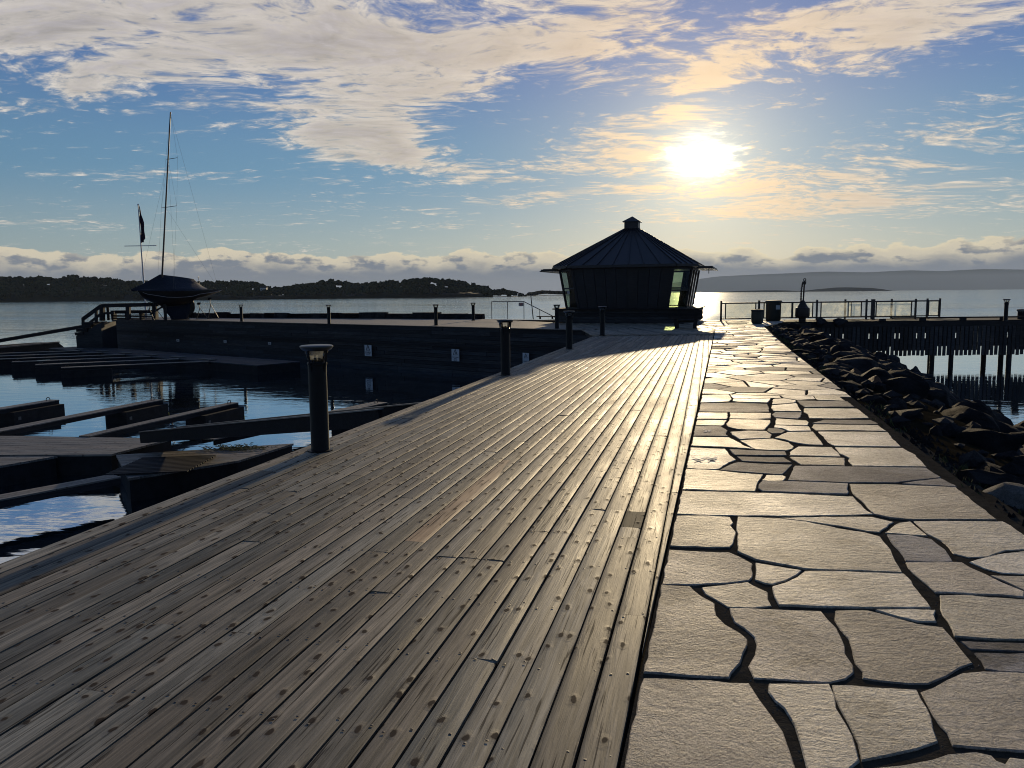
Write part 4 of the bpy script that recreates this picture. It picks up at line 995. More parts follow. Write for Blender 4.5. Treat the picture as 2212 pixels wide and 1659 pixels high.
for (px, py), lab in (((1203, 710), 'bollard lamp just left of the kiosk plinth, at the root of the quay'), ((942, 703.0), 'bollard lamp on the quay edge above the middle triangle sign'), ((711, 699.5), 'bollard lamp on the quay edge above the number plates'),
                      ((522, 694.5), 'bollard lamp on the quay just right of the laid-up boat'), ((1022.5, 692.5), 'bollard lamp at the right end of the stone bulwark'), ((234.5, 691.5), 'bollard lamp behind the wooden railing at the left end of the quay'), ((2172, 693.0), 'bollard lamp standing alone on the wooden pier at right')):
    p = G(px, py); place_b(p.x, p.y, lab)

# ---------------------------------------------------------------- kiosk
KY = 43.4; KC = V(1364, 690, KY); KZ = R(-17.5)
kiosk = thing('kiosk', 'dark eight-sided kiosk with outward leaning walls and a pyramid metal roof', 'kiosk', (KC.x, KC.y, 0), KZ)
def ring(Wd, c, z, dv=0.0):
    h = Wd/2
    return [Vector(p) for p in ((-h+c, -h, z), (h-c, -h, z), (h, -h+c, z), (h, h-c, z), (h-c, h, z), (-h+c, h, z), (-h, h-c, z), (-h, -h+c, z))]
def face_quad(A, B, i, t=.08):
    j = (i+1) % 8; a0, a1, b1, b0 = A[i], A[j], B[j], B[i]
    n_ = (a1-a0).cross(b0-a0).normalized()*t
    return MB().add([a0, a1, b1, b0, a0-n_, a1-n_, b1-n_, b0-n_], [(0,1,2,3), (7,6,5,4), (0,4,5,1), (1,5,6,2), (2,6,7,3), (3,7,4,0)])
wb, wt = ring(6.35, .85, .74), ring(6.98, .87, 2.80)
MB().add([v + Vector((0, .07, 0)) for v in (wb[0], wb[1], wt[1], wt[0])] + [v + Vector((0, .13, 0)) for v in (wb[0], wb[1], wt[1], wt[0])], [(0,1,2,3), (7,6,5,4), (0,4,5,1), (1,5,6,2), (2,6,7,3), (3,7,4,0)]).build('wall', M_KIOSK, kiosk)
for i in range(1):
    # blank front wall of broad boards
    nbd = 9
    for k in range(nbd):
        f0, f1 = k/nbd, (k+1)/nbd - .004
        a0, a1 = wb[0].lerp(wb[1], f0), wb[0].lerp(wb[1], f1); b0, b1 = wt[0].lerp(wt[1], f0), wt[0].lerp(wt[1], f1)
        n_ = Vector((0, .06, 0)); d_ = Vector((0, -.004*(k % 2), 0))
        MB().add([a0+d_, a1+d_, b1+d_, b0+d_, a0+n_, a1+n_, b1+n_, b0+n_], [(0,1,2,3), (7,6,5,4), (0,4,5,1), (1,5,6,2), (2,6,7,3), (3,7,4,0)]).build('wall_panel', M_KIOSK, kiosk)
def window(i, splits, rail=.52, door=False, gm=None):
    j = (i+1) % 8
    fr = MB(); N = len(splits)-1
    P_ = lambda f, g: wb[i].lerp(wb[j], f).lerp(wt[i].lerp(wt[j], f), g)
    for f in splits: fr.beam(P_(f, 0), P_(f, 1), .07, .09, (P_(1, 0)-P_(0, 0)).cross(Vector((0, 0, 1))))
    for g in (0.01, .985) + ((rail,) if rail else ()): fr.beam(P_(0, g), P_(1, g), .06, .08)
    w_ = fr.build('window' if not door else 'door', M_KIOSK, kiosk)
    for a, b in zip(splits, splits[1:]):
        MB().add([P_(a, .01), P_(b, .01), P_(b, .985), P_(a, .985)], [(0, 1, 2, 3)]).build('pane', gm or M_WIN, w_)
    return w_
window(7, (0.02, .98), gm=M_WINB); MB().box((-2.6, -.9, 1.75), (.9, 2.6, 2.0)).build('added_glow_block', M_CONC, kiosk); window(1, (.02, .98), .45)  # pale box added inside to block the green sun glow at left
d = window(2, (0.01, .30, .62, .99), None, True)
P_ = lambda f, g: wb[2].lerp(wb[3], f).lerp(wt[2].lerp(wt[3], f), g)
MB().tube(P_(.36, .30) + Vector((.09, 0, 0)), P_(.36, .55) + Vector((.09, 0, 0)), .02).build('handle', M_METAL, d)
window(3, (.02, .98)); window(4, (.01, .34, .67, .99)); window(5, (.02, .98)); window(6, (.01, .34, .67, .99))
# notice in the left window
p0 = wb[7].lerp(wb[0], .45).lerp(wt[7].lerp(wt[0], .45), .42); e_ = (wb[0]-wb[7]).normalized()
nt_ = MB().add([p0 - e_*.14 + Vector((-.02, -.03, -.09)), p0 + e_*.14 + Vector((-.02, -.03, -.09)), p0 + e_*.14 + Vector((-.05, -.06, .09)), p0 - e_*.14 + Vector((-.05, -.06, .09))], [(0, 1, 2, 3)]).build('notice', M_SIGN, kiosk)
tag(nt_, 'white paper notice in the left window')
MB().box((-1.9, -1.6, 1.75), (1.1, 1.3, 2.05), R(-45)).build('added_glow_block', M_KIOSK, kiosk)  # dark box added behind the left corner pane to stop the glow
MB().box((1.75, -2.2, 1.75), (.8, .6, 2.05), R(20)).build('added_glow_block', M_KIOSK, kiosk)  # another added box, keeps the right corner pane dark
# table and counter inside
MB().box((-.3, 1.2, 1.0), (3.0, .7, .06)).build('counter', M_KIOSK, kiosk)
MB().prism([v.xy for v in ring(6.3, .9, 0)], .60, .72).build('floor', M_KIOSK, kiosk)
MB().prism([v.xy for v in ring(6.9, .85, 0)], 2.80, 2.88).build('ceiling', M_KIOSK, kiosk)
# roof
e0, e1, rt = ring(7.62, 1.0, 2.86), ring(7.62, 1.0, 2.99), ring(.78, .10, 5.05)
roof = MB().add(e0 + e1 + rt, [(i, (i+1) % 8, 8+(i+1) % 8, 8+i) for i in range(8)] + [(8+i, 8+(i+1) % 8, 16+(i+1) % 8, 16+i) for i in range(8)] + [tuple(range(7, -1, -1)), tuple(range(16, 24))])
roof = roof.build('roof', M_ROOF, kiosk)
for i in range(8):
    j = (i+1) % 8; n_ = 7 if i % 2 == 0 else 4
    nrm = (e1[j]-e1[i]).cross(rt[i]-e1[i]).normalized()
    if nrm.z < 0: nrm = -nrm
    for k in range(n_ + 1):
        if k == n_ and i % 2 == 1: continue
        f = k/n_; a = e1[i].lerp(e1[j], f) + nrm*.02; b = rt[i].lerp(rt[j], f) + nrm*.02
        MB().beam(a, b, .028, .05, nrm).build('seam', M_ROOF, roof)
cu_ = MB().box((0, 0, 5.22), (.76, .76, .42)); cu_.add([(-.47, -.47, 5.43), (.47, -.47, 5.43), (.47, .47, 5.43), (-.47, .47, 5.43), (0, 0, 5.76), (-.47, -.47, 5.46), (.47, -.47, 5.46), (.47, .47, 5.46), (-.47, .47, 5.46)], [(0,3,2,1), (0,1,6,5), (1,2,7,6), (2,3,8,7), (3,0,5,8), (5,6,4), (6,7,4), (7,8,4), (8,5,4)])
cu_.build('roof_vent', M_ROOF, kiosk)
g_ = MB()
for i in range(8): g_.beam(e0[i]+Vector((0,0,.04)), e0[(i+1) % 8]+Vector((0,0,.04)), .12, .09)
g_.build('gutter', M_METAL, kiosk)
for sx_ in (-1, 1):
    aw = MB().box((sx_*4.12, -.5, 2.80), (.80, 4.4, .10)).build('awning', M_KIOSK, kiosk)
    MB().box((sx_*4.52, -.5, 2.75), (.12, 4.5, .05)).build('gutter', M_METAL, aw)
    for k in range(3): MB().box((sx_*4.12, -2.4+k*.30, 2.865), (.72, .14, .03)).build('slat', M_LAMPTOP, aw)
MB().tube((4.3, -2.2, 2.76), (4.3, -2.2, 2.50), .02).build('hook', M_METAL, kiosk)
# plinth clad in horizontal boards, with a bench round it
pl_ = ring(7.5, 1.1, 0)
for k in range(4):
    q_ = [v.xy for v in ring(7.5-.02*(k % 2), 1.1, 0)]; MB().prism(q_, .02+k*.165, .175+k*.165).build('plinth_board', M_WALLWOOD, kiosk)
MB().prism([v.xy for v in ring(7.75, 1.12, 0)], .685, .75).build('bench_top', M_DARKWOOD, kiosk)
for v in wt: pass
for i in range(8): MB().beam(wb[i], wt[i], .10, .10, (1, 0, 0)).build('corner_post', M_KIOSK, kiosk)

# trestle table in front of the kiosk's right corner
p = G(1487, 710)
tb = thing('trestle_table', 'sturdy dark trestle table with splayed legs by the kiosk door, half in its shadow', 'table', (p.x, p.y+.6, 0), R(-14))
for k in range(5): MB().box((0, -.36+k*.18, .84), (1.5, .17, .045)).build('top_plank', M_DARKWOOD, tb)
for k in range(3): MB().box((0, -.40, .47+k*.13), (1.42, .03, .12)).build('side_board', M_DARKWOOD, tb)
for x_ in (-.5, .5):
    for y_ in (-.34, .34):
        MB().beam((x_+.0, y_*.8, .82), (x_ + (.16 if x_ < 0 else -.10), y_*1.25, 0), .16, .06, (0, 1, 0)).build('leg', M_DARKWOOD, tb)
MB().beam((-.5, 0, .30), (.5, 0, .30), .05, .07).build('brace', M_DARKWOOD, tb)

# handrail, sign and tilted pole at the bathing steps
A_ = G(1062.5, 689); B_ = G(1132, 689.5); hr = thing('handrail', 'thin steel handrail sloping down towards the bathing steps left of the kiosk', 'handrail', A_)
A2 = V(1062.5, 651.8, A_.y); dxy = B_ - A_; hz = A2.z
for f in (0, .5, 1.0): MB().tube(dxy*f, dxy*f + Vector((0, 0, hz)), .022).build('post', M_METAL, hr)
MB().tube((0, 0, hz), dxy + Vector((0, 0, hz)), .024).build('top_rail', M_METAL, hr)
E_ = V(1200, 686, B_.y+.2) - A_; MB().tube(dxy + Vector((0, 0, hz)), E_, .024).build('sloping_rail', M_METAL, hr)
mid = dxy.lerp(E_, .5); MB().tube(Vector((mid.x, mid.y, -.0)), Vector((mid.x, mid.y, (hz+E_.z)*.5)), .02).build('post', M_METAL, hr)
c_ = V(1125.5, 657.5, B_.y-.05); sg = thing('notice_sign', 'small white notice with red print hanging on the steel handrail', 'sign', c_)
MB().box((0, 0, 0), (.30, .012, .22)).build('plate', M_SIGN, sg)
for k in range(3): MB().box((0, -.010, .06-k*.055), (.22-.04*k, .004, .022)).build('lettering', M_REDINK, sg)
a_ = G(1152, 690); b_ = V(1146.5, 636.5, a_.y); MB_ = MB().tube((0, 0, 0), b_-a_, .030, .026)
po = thing('mooring_pole', 'thin dark pole leaning slightly left behind the steel handrail', 'pole', a_); MB_.build('shaft', M_METAL, po)
MB().lathe([(.05, -.02), (.05, .04), (.03, .05)], 12, b_-a_).build('cap', M_METAL, po)
a_ = G(1180, 689); st_ = thing('low_bench', 'low dark plank bench on the quay between the handrail and the kiosk', 'bench', a_)
MB().box((0, 0, .16), (1.2, .35, .05)).build('seat', M_DARKWOOD, st_)
for x_ in (-.38, .38): MB().box((x_, 0, .065), (.10, .3, .13)).build('leg', M_DARKWOOD, st_)

# ---------------------------------------------------------------- laid-up keelboat
BP = G(389, 690.5)
boat = thing('sailboat', 'dark hulled classic keelboat laid up on the quay under a navy cover', 'sailboat', BP, R(54))
bc = math.cos(R(20))
BX = lambda px: (px-1180)*.00327*1.18
BZ = lambda py: (1140-py)*.00327*BP.y/54.8
sta = [(430, 512, 520, .04), (480, 508, 600, .28), (540, 504, 680, .46), (700, 500, 765, .75), (830, 497, 830, .90), (1000, 494, 850, 1.02), (1180, 492, 835, 1.06), (1320, 490, 800, 1.03), (1450, 488, 715, .96), (1600, 486, 672, .84), (1700, 485, 650, .74), (1820, 484, 612, .60), (1920, 482, 572, .47), (2000, 480, 535, .36), (2042, 480, 505, .30)]
def hull_pt(st, f):   # f 0 keel .. 1 sheer
    x, s_, k_, b_ = st; zs, zk = BZ(s_), BZ(k_); y = b_*math.sin(min(1, f*1.06)*math.pi/2)**.80 if f > 0 else 0
    z = zk + (zs-zk)*(f**1.75); return BX(x), y, z
hm = MB(); NF = 12
vs = []
for st in sta:
    for k in range(-NF, NF+1):
        x, y, z = hull_pt(st, abs(k)/NF); vs.append((x, y if k >= 0 else -y, z))
kk = 2*NF+1
hm.add(vs, [(i*kk+j, i*kk+j+1, (i+1)*kk+j+1, (i+1)*kk+j) for i in range(len(sta)-1) for j in range(kk-1)] + [tuple((len(sta)-1)*kk+j for j in range(kk))] + [(i*kk, (i+1)*kk, (i+1)*kk+kk-1, i*kk+kk-1) for i in range(len(sta)-1)])
hull = hm.build('hull', M_HULL, boat, True)
sm = MB()
for s_ in (1, -1):
    for a, b in zip(sta[1:-2], sta[2:-1]):
        fa = .70
        pa, pb = hull_pt(a, fa), hull_pt(b, fa)
        sm.beam((pa[0], s_*(pa[1]+.004), pa[2]), (pb[0], s_*(pb[1]+.004), pb[2]), .012, .03)
sm.build('boot_stripe', M_STRIPE, hull)
def fin(pts, name, m, th0, th1):
    n = len(pts); zs = [p[1] for p in pts]; z0, z1 = min(zs), max(zs); vs = []
    cx = sum(p[0] for p in pts)/n; cz = sum(p[1] for p in pts)/n
    for s_ in (1, -1):
        for x, z in pts: vs.append((x, s_*.012, z))
    for s_ in (1, -1):
        for x, z in pts: vs.append((cx + (x-cx)*.72, s_*(th1 + (th0-th1)*(z-z0)/(z1-z0)), cz+(z-cz)*(.96)))
    fs = [(i, (i+1) % n, n+(i+1) % n, n+i) for i in range(n)]
    fs += [(i, (i+1) % n, 2*n+(i+1) % n, 2*n+i) for i in range(n)] + [(n+i, n+(i+1) % n, 3*n+(i+1) % n, 3*n+i) for i in range(n)] + [tuple(2*n+i for i in range(n)), tuple(3*n+i for i in range(n))]
    return MB().add(vs, fs).build(name, m, boat)
fin([(BX(x), BZ(z)) for x, z in ((790, 790), (860, 880), (930, 985), (985, 1060), (1010, 1128), (1330, 1132), (1352, 1060), (1372, 960), (1390, 840), (1400, 740), (1100, 770))], 'keel', M_BOTTOM, .16, .11)
fin([(BX(x), BZ(z)) for x, z in ((1404, 735), (1455, 700), (1482, 790), (1488, 880), (1470, 960), (1420, 1010), (1362, 1028), (1378, 900))], 'rudder', M_HULL, .04, .03)
# cover
cs = [(315, 488, 492, .10, 0), (430, 425, 505, .40, 0), (520, 378, 508, .62, 0), (620, 320, 510, .78, .0), (735, 245, 512, .92, 0), (850, 172, 514, 1.02, 0), (1000, 192, 512, 1.12, 0), (1180, 212, 508, 1.16, 0), (1340, 235, 502, 1.12, 0), (1490, 262, 496, 1.03, 0), (1580, 345, 488, .93, 0), (1660, 415, 482, .84, 0), (1745, 466, 476, .76, 0)]
cm = MB(); vs = []; NC = 10
for i, (x, zr, zb, b_, _) in enumerate(cs):
    for k in range(-NC, NC+1):
        f = abs(k)/NC; y = b_*f; z = BZ(zr) + (BZ(zb)-BZ(zr))*(f**1.0) - .10*math.sin(f*math.pi) + .035*noise.noise(Vector((x*.012, k*.5, 1)))*(1 if f > 0 else 0)
        if f == 1: z -= .05
        vs.append((BX(x), y if k >= 0 else -y, z))
kk = 2*NC+1
cm.add(vs, [(i*kk+j, i*kk+j+1, (i+1)*kk+j+1, (i+1)*kk+j) for i in range(len(cs)-1) for j in range(kk-1)] + [tuple((len(cs)-1)*kk+j for j in range(kk))])
cov_o = cm.build('cover', M_TARP, boat, True)
# mast and rigging
def loc_of(px, py, x_local):   # a point of the boat's middle plane seen at (px,py), at the mast's distance
    return None
mb_w = boat.matrix_basis
mx = BX(850); mw = Matrix.Rotation(boat.rotation_euler.z, 3, 'Z') @ Vector((mx, 0, 0)) + BP
MT = V(368.3, 242, mw.y); MZ = BZ(172)
inv = Matrix.Rotation(-boat.rotation_euler.z, 3, 'Z')
mtop = inv @ (MT - BP); mbase = Vector((mx, 0, 1.0))
mbase = Vector((mx, 0, BZ(600)))
MB().tube(mbase, mtop, .062, .040, 10).build('mast', M_MAST, boat, True)
def mpt(z): f = (z-mbase.z)/(mtop.z-mbase.z); return mbase.lerp(mtop, f)
S1 = mpt((V(360, 448, mw.y)-BP).z); S2 = mpt((V(365, 344, mw.y)-BP).z)
sp = []
for S_, hw in ((S1, .95), (S2, .72)):
    for s_ in (1, -1):
        e = S_ + Vector((.25, s_*hw, .06)); MB().tube(S_, e, .022, .016, 6).build('spreader', M_STEEL, boat); sp.append(e)
rig = [(sp[0], Vector((mx+.3, 1.0, BZ(500)))), (sp[1], Vector((mx+.3, -1.0, BZ(500)))), (sp[0], sp[2]), (sp[1], sp[3]), (sp[2], mtop), (sp[3], mtop), (S2, Vector((mx+.5, .95, BZ(500)))), (S2, Vector((mx+.5, -.95, BZ(500)))),
       (S1, Vector((BX(2000), .0, BZ(485)))), (mpt(mtop.z-.1), Vector((BX(1990), 0, BZ(482)))), (S2, Vector((BX(450), 0, BZ(500)))), (sp[0], S2), (sp[1], S2)]
for a, b in rig: MB().tube(a, b, .0045, .0045, 4).build('stay', M_STEEL, boat)
MB().tube((BX(1610), .0, BZ(470)), (BX(1590), 0, BZ(210)), .02, .014, 6).build('flagstaff', M_STRIPE, boat)
MB().lathe([(.03, 0), (.045, .05), (.03, .12)], 10, (BX(1590), 0, BZ(245))).build('stern_lamp', M_SIGN, boat)
# keel blocks and stands
bw = lambda x, y: Matrix.Rotation(boat.rotation_euler.z, 3, 'Z') @ Vector((x, y, 0)) + BP
kb = thing('keel_block', 'stack of dark timber blocks under the keel of the laid-up boat', 'timber block', BP, boat.rotation_euler.z)
BP_blk = BZ(1132)
for k in (-.35, .0, .45): MB().box((k, 0, .03), (.22, .7, .06)).build('block', M_DARKWOOD, kb)
def stand(x, y, h, label, lean=0):
    p = bw(x, y); t_ = thing('boat_stand', label, 'boat stand', p, boat.rotation_euler.z, 'steel tripod stands round the laid-up boat')
    ap = Vector((0, 0, h*.72)); s_ = 1 if y < 0 else -1
    for k in range(3):
        a = k*2*math.pi/3 + (math.pi/2 if y < 0 else -math.pi/2); f_ = Vector((math.cos(a)*.50, math.sin(a)*.50, 0)); MB().tube(ap, f_, .020, .020, 6).build('leg', M_METAL, t_)
    for k in range(3):
        a = k*2*math.pi/3 + (math.pi/2 if y < 0 else -math.pi/2); b = a + 2*math.pi/3
        MB().tube((math.cos(a)*.48, math.sin(a)*.48, .03), (math.cos(b)*.48, math.sin(b)*.48, .03), .014, .014, 5).build('spreader_bar', M_METAL, t_)
    tip = Vector((lean, s_*.10, h)); MB().tube(ap - Vector((0, 0, .15)), tip, .022, .022, 6).build('screw', M_METAL, t_)
    MB().box(tip, (.22, .06, .16), 0, 0, .5*s_).build('pad', M_DARKWOOD, t_)
    return t_
stand(-2.05, -.62, 1.12, 'steel tripod stand under the bow, on the quay side of the boat')
stand(-1.75, .75, 1.15, 'steel tripod stand under the bow, on the seaward side of the boat')
stand(1.05, -.82, 1.10, 'steel tripod stand amidships beside the keel and rudder')
stand(.9, .85, 1.10, 'steel tripod stand hidden behind the keel on the seaward side')
stand(2.15, -.45, 1.42, 'steel tripod stand with widely spread legs under the stern overhang')
p = bw(-1.35, -.5); pr = thing('prop_post', 'thick upright timber post with a brace propping the bow of the boat', 'timber prop', p)
MB().box((0, 0, .55), (.16, .16, 1.10)).build('post', M_DARKWOOD, pr); MB().beam((-1.1, .2, .45), (-.05, .05, 1.0), .08, .10).build('brace', M_DARKWOOD, pr)

# flagpole
p = G(316, 686.5); fp = thing('flagpole', 'white flagpole with a yardarm and a limp dark flag behind the wooden railing', 'flagpole', p)
T = V(298.5, 444, p.y) - p
MB().tube((0, 0, 0), T, .075, .035, 10).build('pole', M_POLE, fp, True)
MB().lathe([(.05, 0), (.07, .06), (.04, .12), (.001, .13)], 10, T).build('finial', M_POLE, fp)
ym = T*((V(306, 531, p.y)-p).z/T.z); yl = V(269, 531.5, p.y) - p; yr = V(338.5, 530.5, p.y) - p
yd = MB().tube(yl, yr, .03, .03, 6).build('yardarm', M_POLE, fp)
fl = MB(); vs = []
for i in range(19):
    f = i/18; z_ = T.z*(1-.008) - f*((T.z-ym.z)*.90); c_ = T*(z_/T.z); wdt = .05 + .26*math.sin(min(1, f*1.15)*math.pi*.62) if f < .9 else .16
    for k in range(5):
        g_2 = k/4; vs.append((c_.x + .05 + wdt*g_2, .07*math.sin(k*2.2 + i*.7), z_ + .05*math.sin(k+i*.3)))
fl.add(vs, [(i*5+k, i*5+k+1, (i+1)*5+k+1, (i+1)*5+k) for i in range(18) for k in range(4)]).build('flag', M_FLAG, fp, True)
# wooden railing and stair at the quay's left end
rp = G(220.5, 692.3); ry = rp.y
rl = thing('wooden_railing', 'heavy dark timber railing sloping down beside the stair at the left end of the quay', 'railing', rp)
L = lambda x, y: V(x, y, ry) - rp
def post(x, y0, y1, w): a = L(x, y0); b = L(x, y1); MB().beam(a, b, w, w, (0, 1, 0)).build('post', M_DARKWOOD, rl)
post(221, 693, 658, .27); post(277, 691, 660, .25); post(334, 690, 658, .25); post(208, 706, 668, .16); post(179.5, 748, 689, .15)
for (a, b, h) in (((219, 660.5), (343, 657.5), .26), ((221, 677), (247, 676), .16), ((219, 660.5), (178, 690), .24), ((220, 676.5), (181, 707), .15)):
    MB().beam(L(*a), L(*b), .12, h).build('rail', M_DARKWOOD, rl)
# second, shorter rail further back
stp = thing('quay_stair', 'dark timber stair stepping down at the left end of the quay', 'stairs', rp)
for k, (xa, xb, y) in enumerate(((196, 219, 695), (190, 214, 701.5), (184, 206, 709), (181, 197, 716.5))):
    a, b = L(xa, y), L(xb, y); MB().box(((a.x+b.x)/2, -.2, a.z-.1), (abs(b.x-a.x)+.05, 1.8, .2)).build('step', M_DARKWOOD, stp)
a, b = L(181, 718), L(222, 692); zb = -3.0 - 0
MB().add([(a.x, -1.0, zb), (b.x+.4, -1.0, zb), (b.x+.4, -1.0, -.1), (L(206, 703).x, -1.0, L(206, 703).z-.25), (a.x, -1.0, a.z-.2)] + [(a.x, 1.0, zb), (b.x+.4, 1.0, zb), (b.x+.4, 1.0, -.1), (L(206, 703).x, 1.0, L(206, 703).z-.25), (a.x, 1.0, a.z-.2)],
         [(0,1,2,3,4), (9,8,7,6,5), (0,5,6,1), (1,6,7,2), (2,7,8,3), (3,8,9,4), (4,9,5,0)]).build('stringer', M_WALLWOOD, stp)
# slatted bench box
p = G(292, 690.3); bx = thing('slatted_bench', 'long dark slatted timber bench between the railing and the boat', 'bench', p)
k_ = p.y/F; wv2 = 92*k_; hh = 19.5*k_
for f in (-.5, -.17, .17, .5): MB().box((f*wv2*.98, 0, hh/2), (.16, .5, hh)).build('leg', M_DARKWOOD, bx)
for k, z_ in enumerate((.16, .33, .50)): MB().box((0, -.22, hh*z_*1.0), (wv2, .04, .085)).build('slat', M_DARKWOOD, bx)
MB().box((0, -.1, hh*.80), (wv2, .5, .16)).build('seat', M_DARKWOOD, bx); MB().box((0, .0, hh*.97), (wv2+.1, .6, .07)).build('top', M_DARKWOOD, bx)
# long beam from the quay end down to the left
a = V(183, 705.5, 59.5); b = V(-60, 747, 56.0)
gb = thing('gangway_beam', 'long dark gangway beam running down to the left from the quay stair', 'gangway', a); MB().beam((0, 0, 0), b-a, .5, .20).build('deck', M_DARKWOOD, gb)
MB().beam((0, -.2, .12), b-a+Vector((0, -.2, .12)), .06, .06).build('rail', M_DARKWOOD, gb)
a = G(-30, 768, ZW); b = G(150, 752, ZW)
fb = thing('floating_breakwater', 'squat black floating breakwater at the far left edge of the water', 'pontoon', (a.x, a.y, ZW))
e = Vector((b.x-a.x, b.y-a.y, 0)); n_ = Vector((-e.y, e.x, 0)).normalized()*2.2
MB().add([(0, 0, -.3), (e.x, e.y, -.3), (e.x+n_.x, e.y+n_.y, -.3), (n_.x, n_.y, -.3), (0, 0, .42), (e.x*.86, e.y*.86, .5), (e.x*.86+n_.x, e.y*.86+n_.y, .5), (n_.x, n_.y, .5)], [(0,3,2,1), (4,5,6,7), (0,1,5,4), (1,2,6,5), (2,3,7,6), (3,0,4,7)]).build('float', M_FLOAT, fb)
MB().beam((0, 0, .46) , (e.x*.86, e.y*.86, .54), .3, .08).build('edge_board', M_PONT, fb)

# ---------------------------------------------------------------- floating pontoons in the basin
ZT = -1.83
def slab(name, label, cat, pts, z0, z1, deckdir, group=None, pw=.14, pm=None):
    "floating walkway: dark float body with deck boards laid one by one along deckdir"
    cx = sum(p[0] for p in pts)/len(pts); cy = sum(p[1] for p in pts)/len(pts)
    t_ = thing(name, label, cat, (cx, cy, z0), 0, group)
    loc = [(p[0]-cx, p[1]-cy) for p in pts]
    if area(loc) < 0: loc = loc[::-1]
    MB().prism(inset(loc, .04), -.35, z1-z0-.05).build('float', M_FLOAT, t_)
    a = math.atan2(deckdir[1], deckdir[0]); ca, sa = math.cos(a), math.sin(a)
    rl_ = [(x*ca + y*sa, -x*sa + y*ca) for x, y in loc]
    y0, y1 = min(p[1] for p in rl_), max(p[1] for p in rl_); x0_, x1_ = min(p[0] for p in rl_)-.1, max(p[0] for p in rl_)+.1
    y = y0; k = 0
    while y < y1:
        poly = [(x0_, y), (x1_, y), (x1_, y+pw-.012), (x0_, y+pw-.012)]
        for i in range(len(rl_)):
            p, q = rl_[i-1], rl_[i]; poly = clip(poly, p[0], p[1], q[1]-p[1], -(q[0]-p[0]))
            if len(poly) < 3: break
        if len(poly) >= 3 and abs(area(poly)) > .01:
            dz = rs.uniform(-.002, .002)
            MB().prism([(px*ca - py*sa, px*sa + py*ca) for px, py in poly], z1-z0-.045, z1-z0+dz).build('plank', pm or M_PONT, t_)
        y += pw
    return t_
def finger(label, A, B, wdt=.42, fl=(.0, .0), at_end=True, group='finger pontoons of the boat berths', flen=1.9, strips=False, name='finger_pontoon'):
    "slender boarding beam from the walkway A to its outer end B, where a float box carries it"
    A = Vector((A[0], A[1], 0)); B = Vector((B[0], B[1], 0)); d = B-A; Ln = d.length; rz_ = math.atan2(d.y, d.x)
    t_ = thing(name, label, 'pontoon', (A.x, A.y, ZW), rz_, group); zt = ZT-ZW
    for s_ in (-1, 1): MB().box((Ln/2, s_*(wdt/2-.03), zt-.06), (Ln-.04, .06, .12)).build('side_beam', M_DARKWOOD, t_)
    for k in range(3): MB().box((Ln/2, (k-1)*(wdt/3), zt+.012), (Ln, wdt/3-.012, .03)).build('plank', M_PONT, t_)
    f = MB().box((Ln-flen/2, 0, (zt-.2)/2-.18), (flen, wdt+.36, zt-.02+.36+.0)).build('float', M_FLOAT, t_)
    MB().torus((Ln-.25, 0, zt+.06), .075, .012, (0, 1, 0), 14, 6).build('mooring_ring', M_METAL, t_)
    MB().box((Ln-flen+.18, -(wdt+.36)/2-.004, zt-.32), (.10, .01, .10)).build('bolt_plate', M_CONC, f)
    if strips:
        for k, z_ in enumerate((.36, .18, .02)): MB().box((Ln+.004, 0, z_), (.012, wdt+.37, .12)).build('edge_strip', M_SIGN if k < 2 else M_YELLOW, f)  # white and yellow strips across the float's end face
    return t_
# near group (its walkway crosses the basin from the left)
NW_P = [(-16.5, 16.55), (-8.75, 16.49), (-8.2, 18.3), (-12.2, 18.85), (-16.5, 19.1)]
slab('floating_walkway', 'wide grey boarded floating walkway crossing the basin at lower left', 'pontoon', NW_P, ZW, ZT, (1, .05))
slab('floating_platform', 'dark angled floating platform between the walkway and the boardwalk', 'pontoon', [(-5.06, 17.5), (-5.7, 15.7), (-7.25, 14.2), (-8.6, 16.40)], ZW, ZT, (1, .12))
slab('floating_walkway', 'short side section of floating walkway at the lower left edge', 'pontoon', [(-13.0, 16.45), (-9.9, 16.45), (-10.6, 15.4), (-13.0, 15.0)], ZW, ZT-.02, (1, 0))
finger('near finger pontoon furthest left, with a black float and ring at its end', (-17.0, 19.2), (-15.3, 25.5))
finger('second near finger pontoon from the left, its black float edged with white tape', (-13.4, 18.95), (-11.75, 25.3), strips=True)
finger('third near finger pontoon, black float with white and yellow edge strips', (-10.5, 18.6), (-8.9, 24.4), .34, strips=True)
finger('finger pontoon behind the nearest bollard lamp, its float touching the quay reflection', (-7.3, 18.1), (-4.15, 24.15), .50)
finger('nearest finger pontoon, pale boards running to the lower left corner', (-7.55, 14.35), (-11.6, 9.2), .40, flen=.6)
# hinged plate with fine slats onto the platform
hp = thing('hinged_plate', 'finely slatted dark hinge plate lying on the angled platform', 'plate', (-7.6, 15.3, ZT+.01))
for k in range(12): MB().box((.55 + .0*k, -.75+k*.13, .02+.0), (1.5, .10, .02), R(8)).build('slat', M_DARKWOOD, hp)
sea_w = MB()
for i in range(260):
    x, y = -6.2 + rs.gauss(0, .32), 16.9 + rs.gauss(0, .16); a = rs.uniform(0, 3.1); l = rs.uniform(.05, .16)
    sea_w.beam((x, y, ZT+.012+rs.uniform(0, .03)), (x+math.cos(a)*l, y+math.sin(a)*l*.5, ZT+.012+rs.uniform(0, .05)), .015, .008)
tag(sea_w.build('seaweed', M_WEED), 'heap of brown dried seaweed on the angled platform', 'seaweed', kind='stuff')
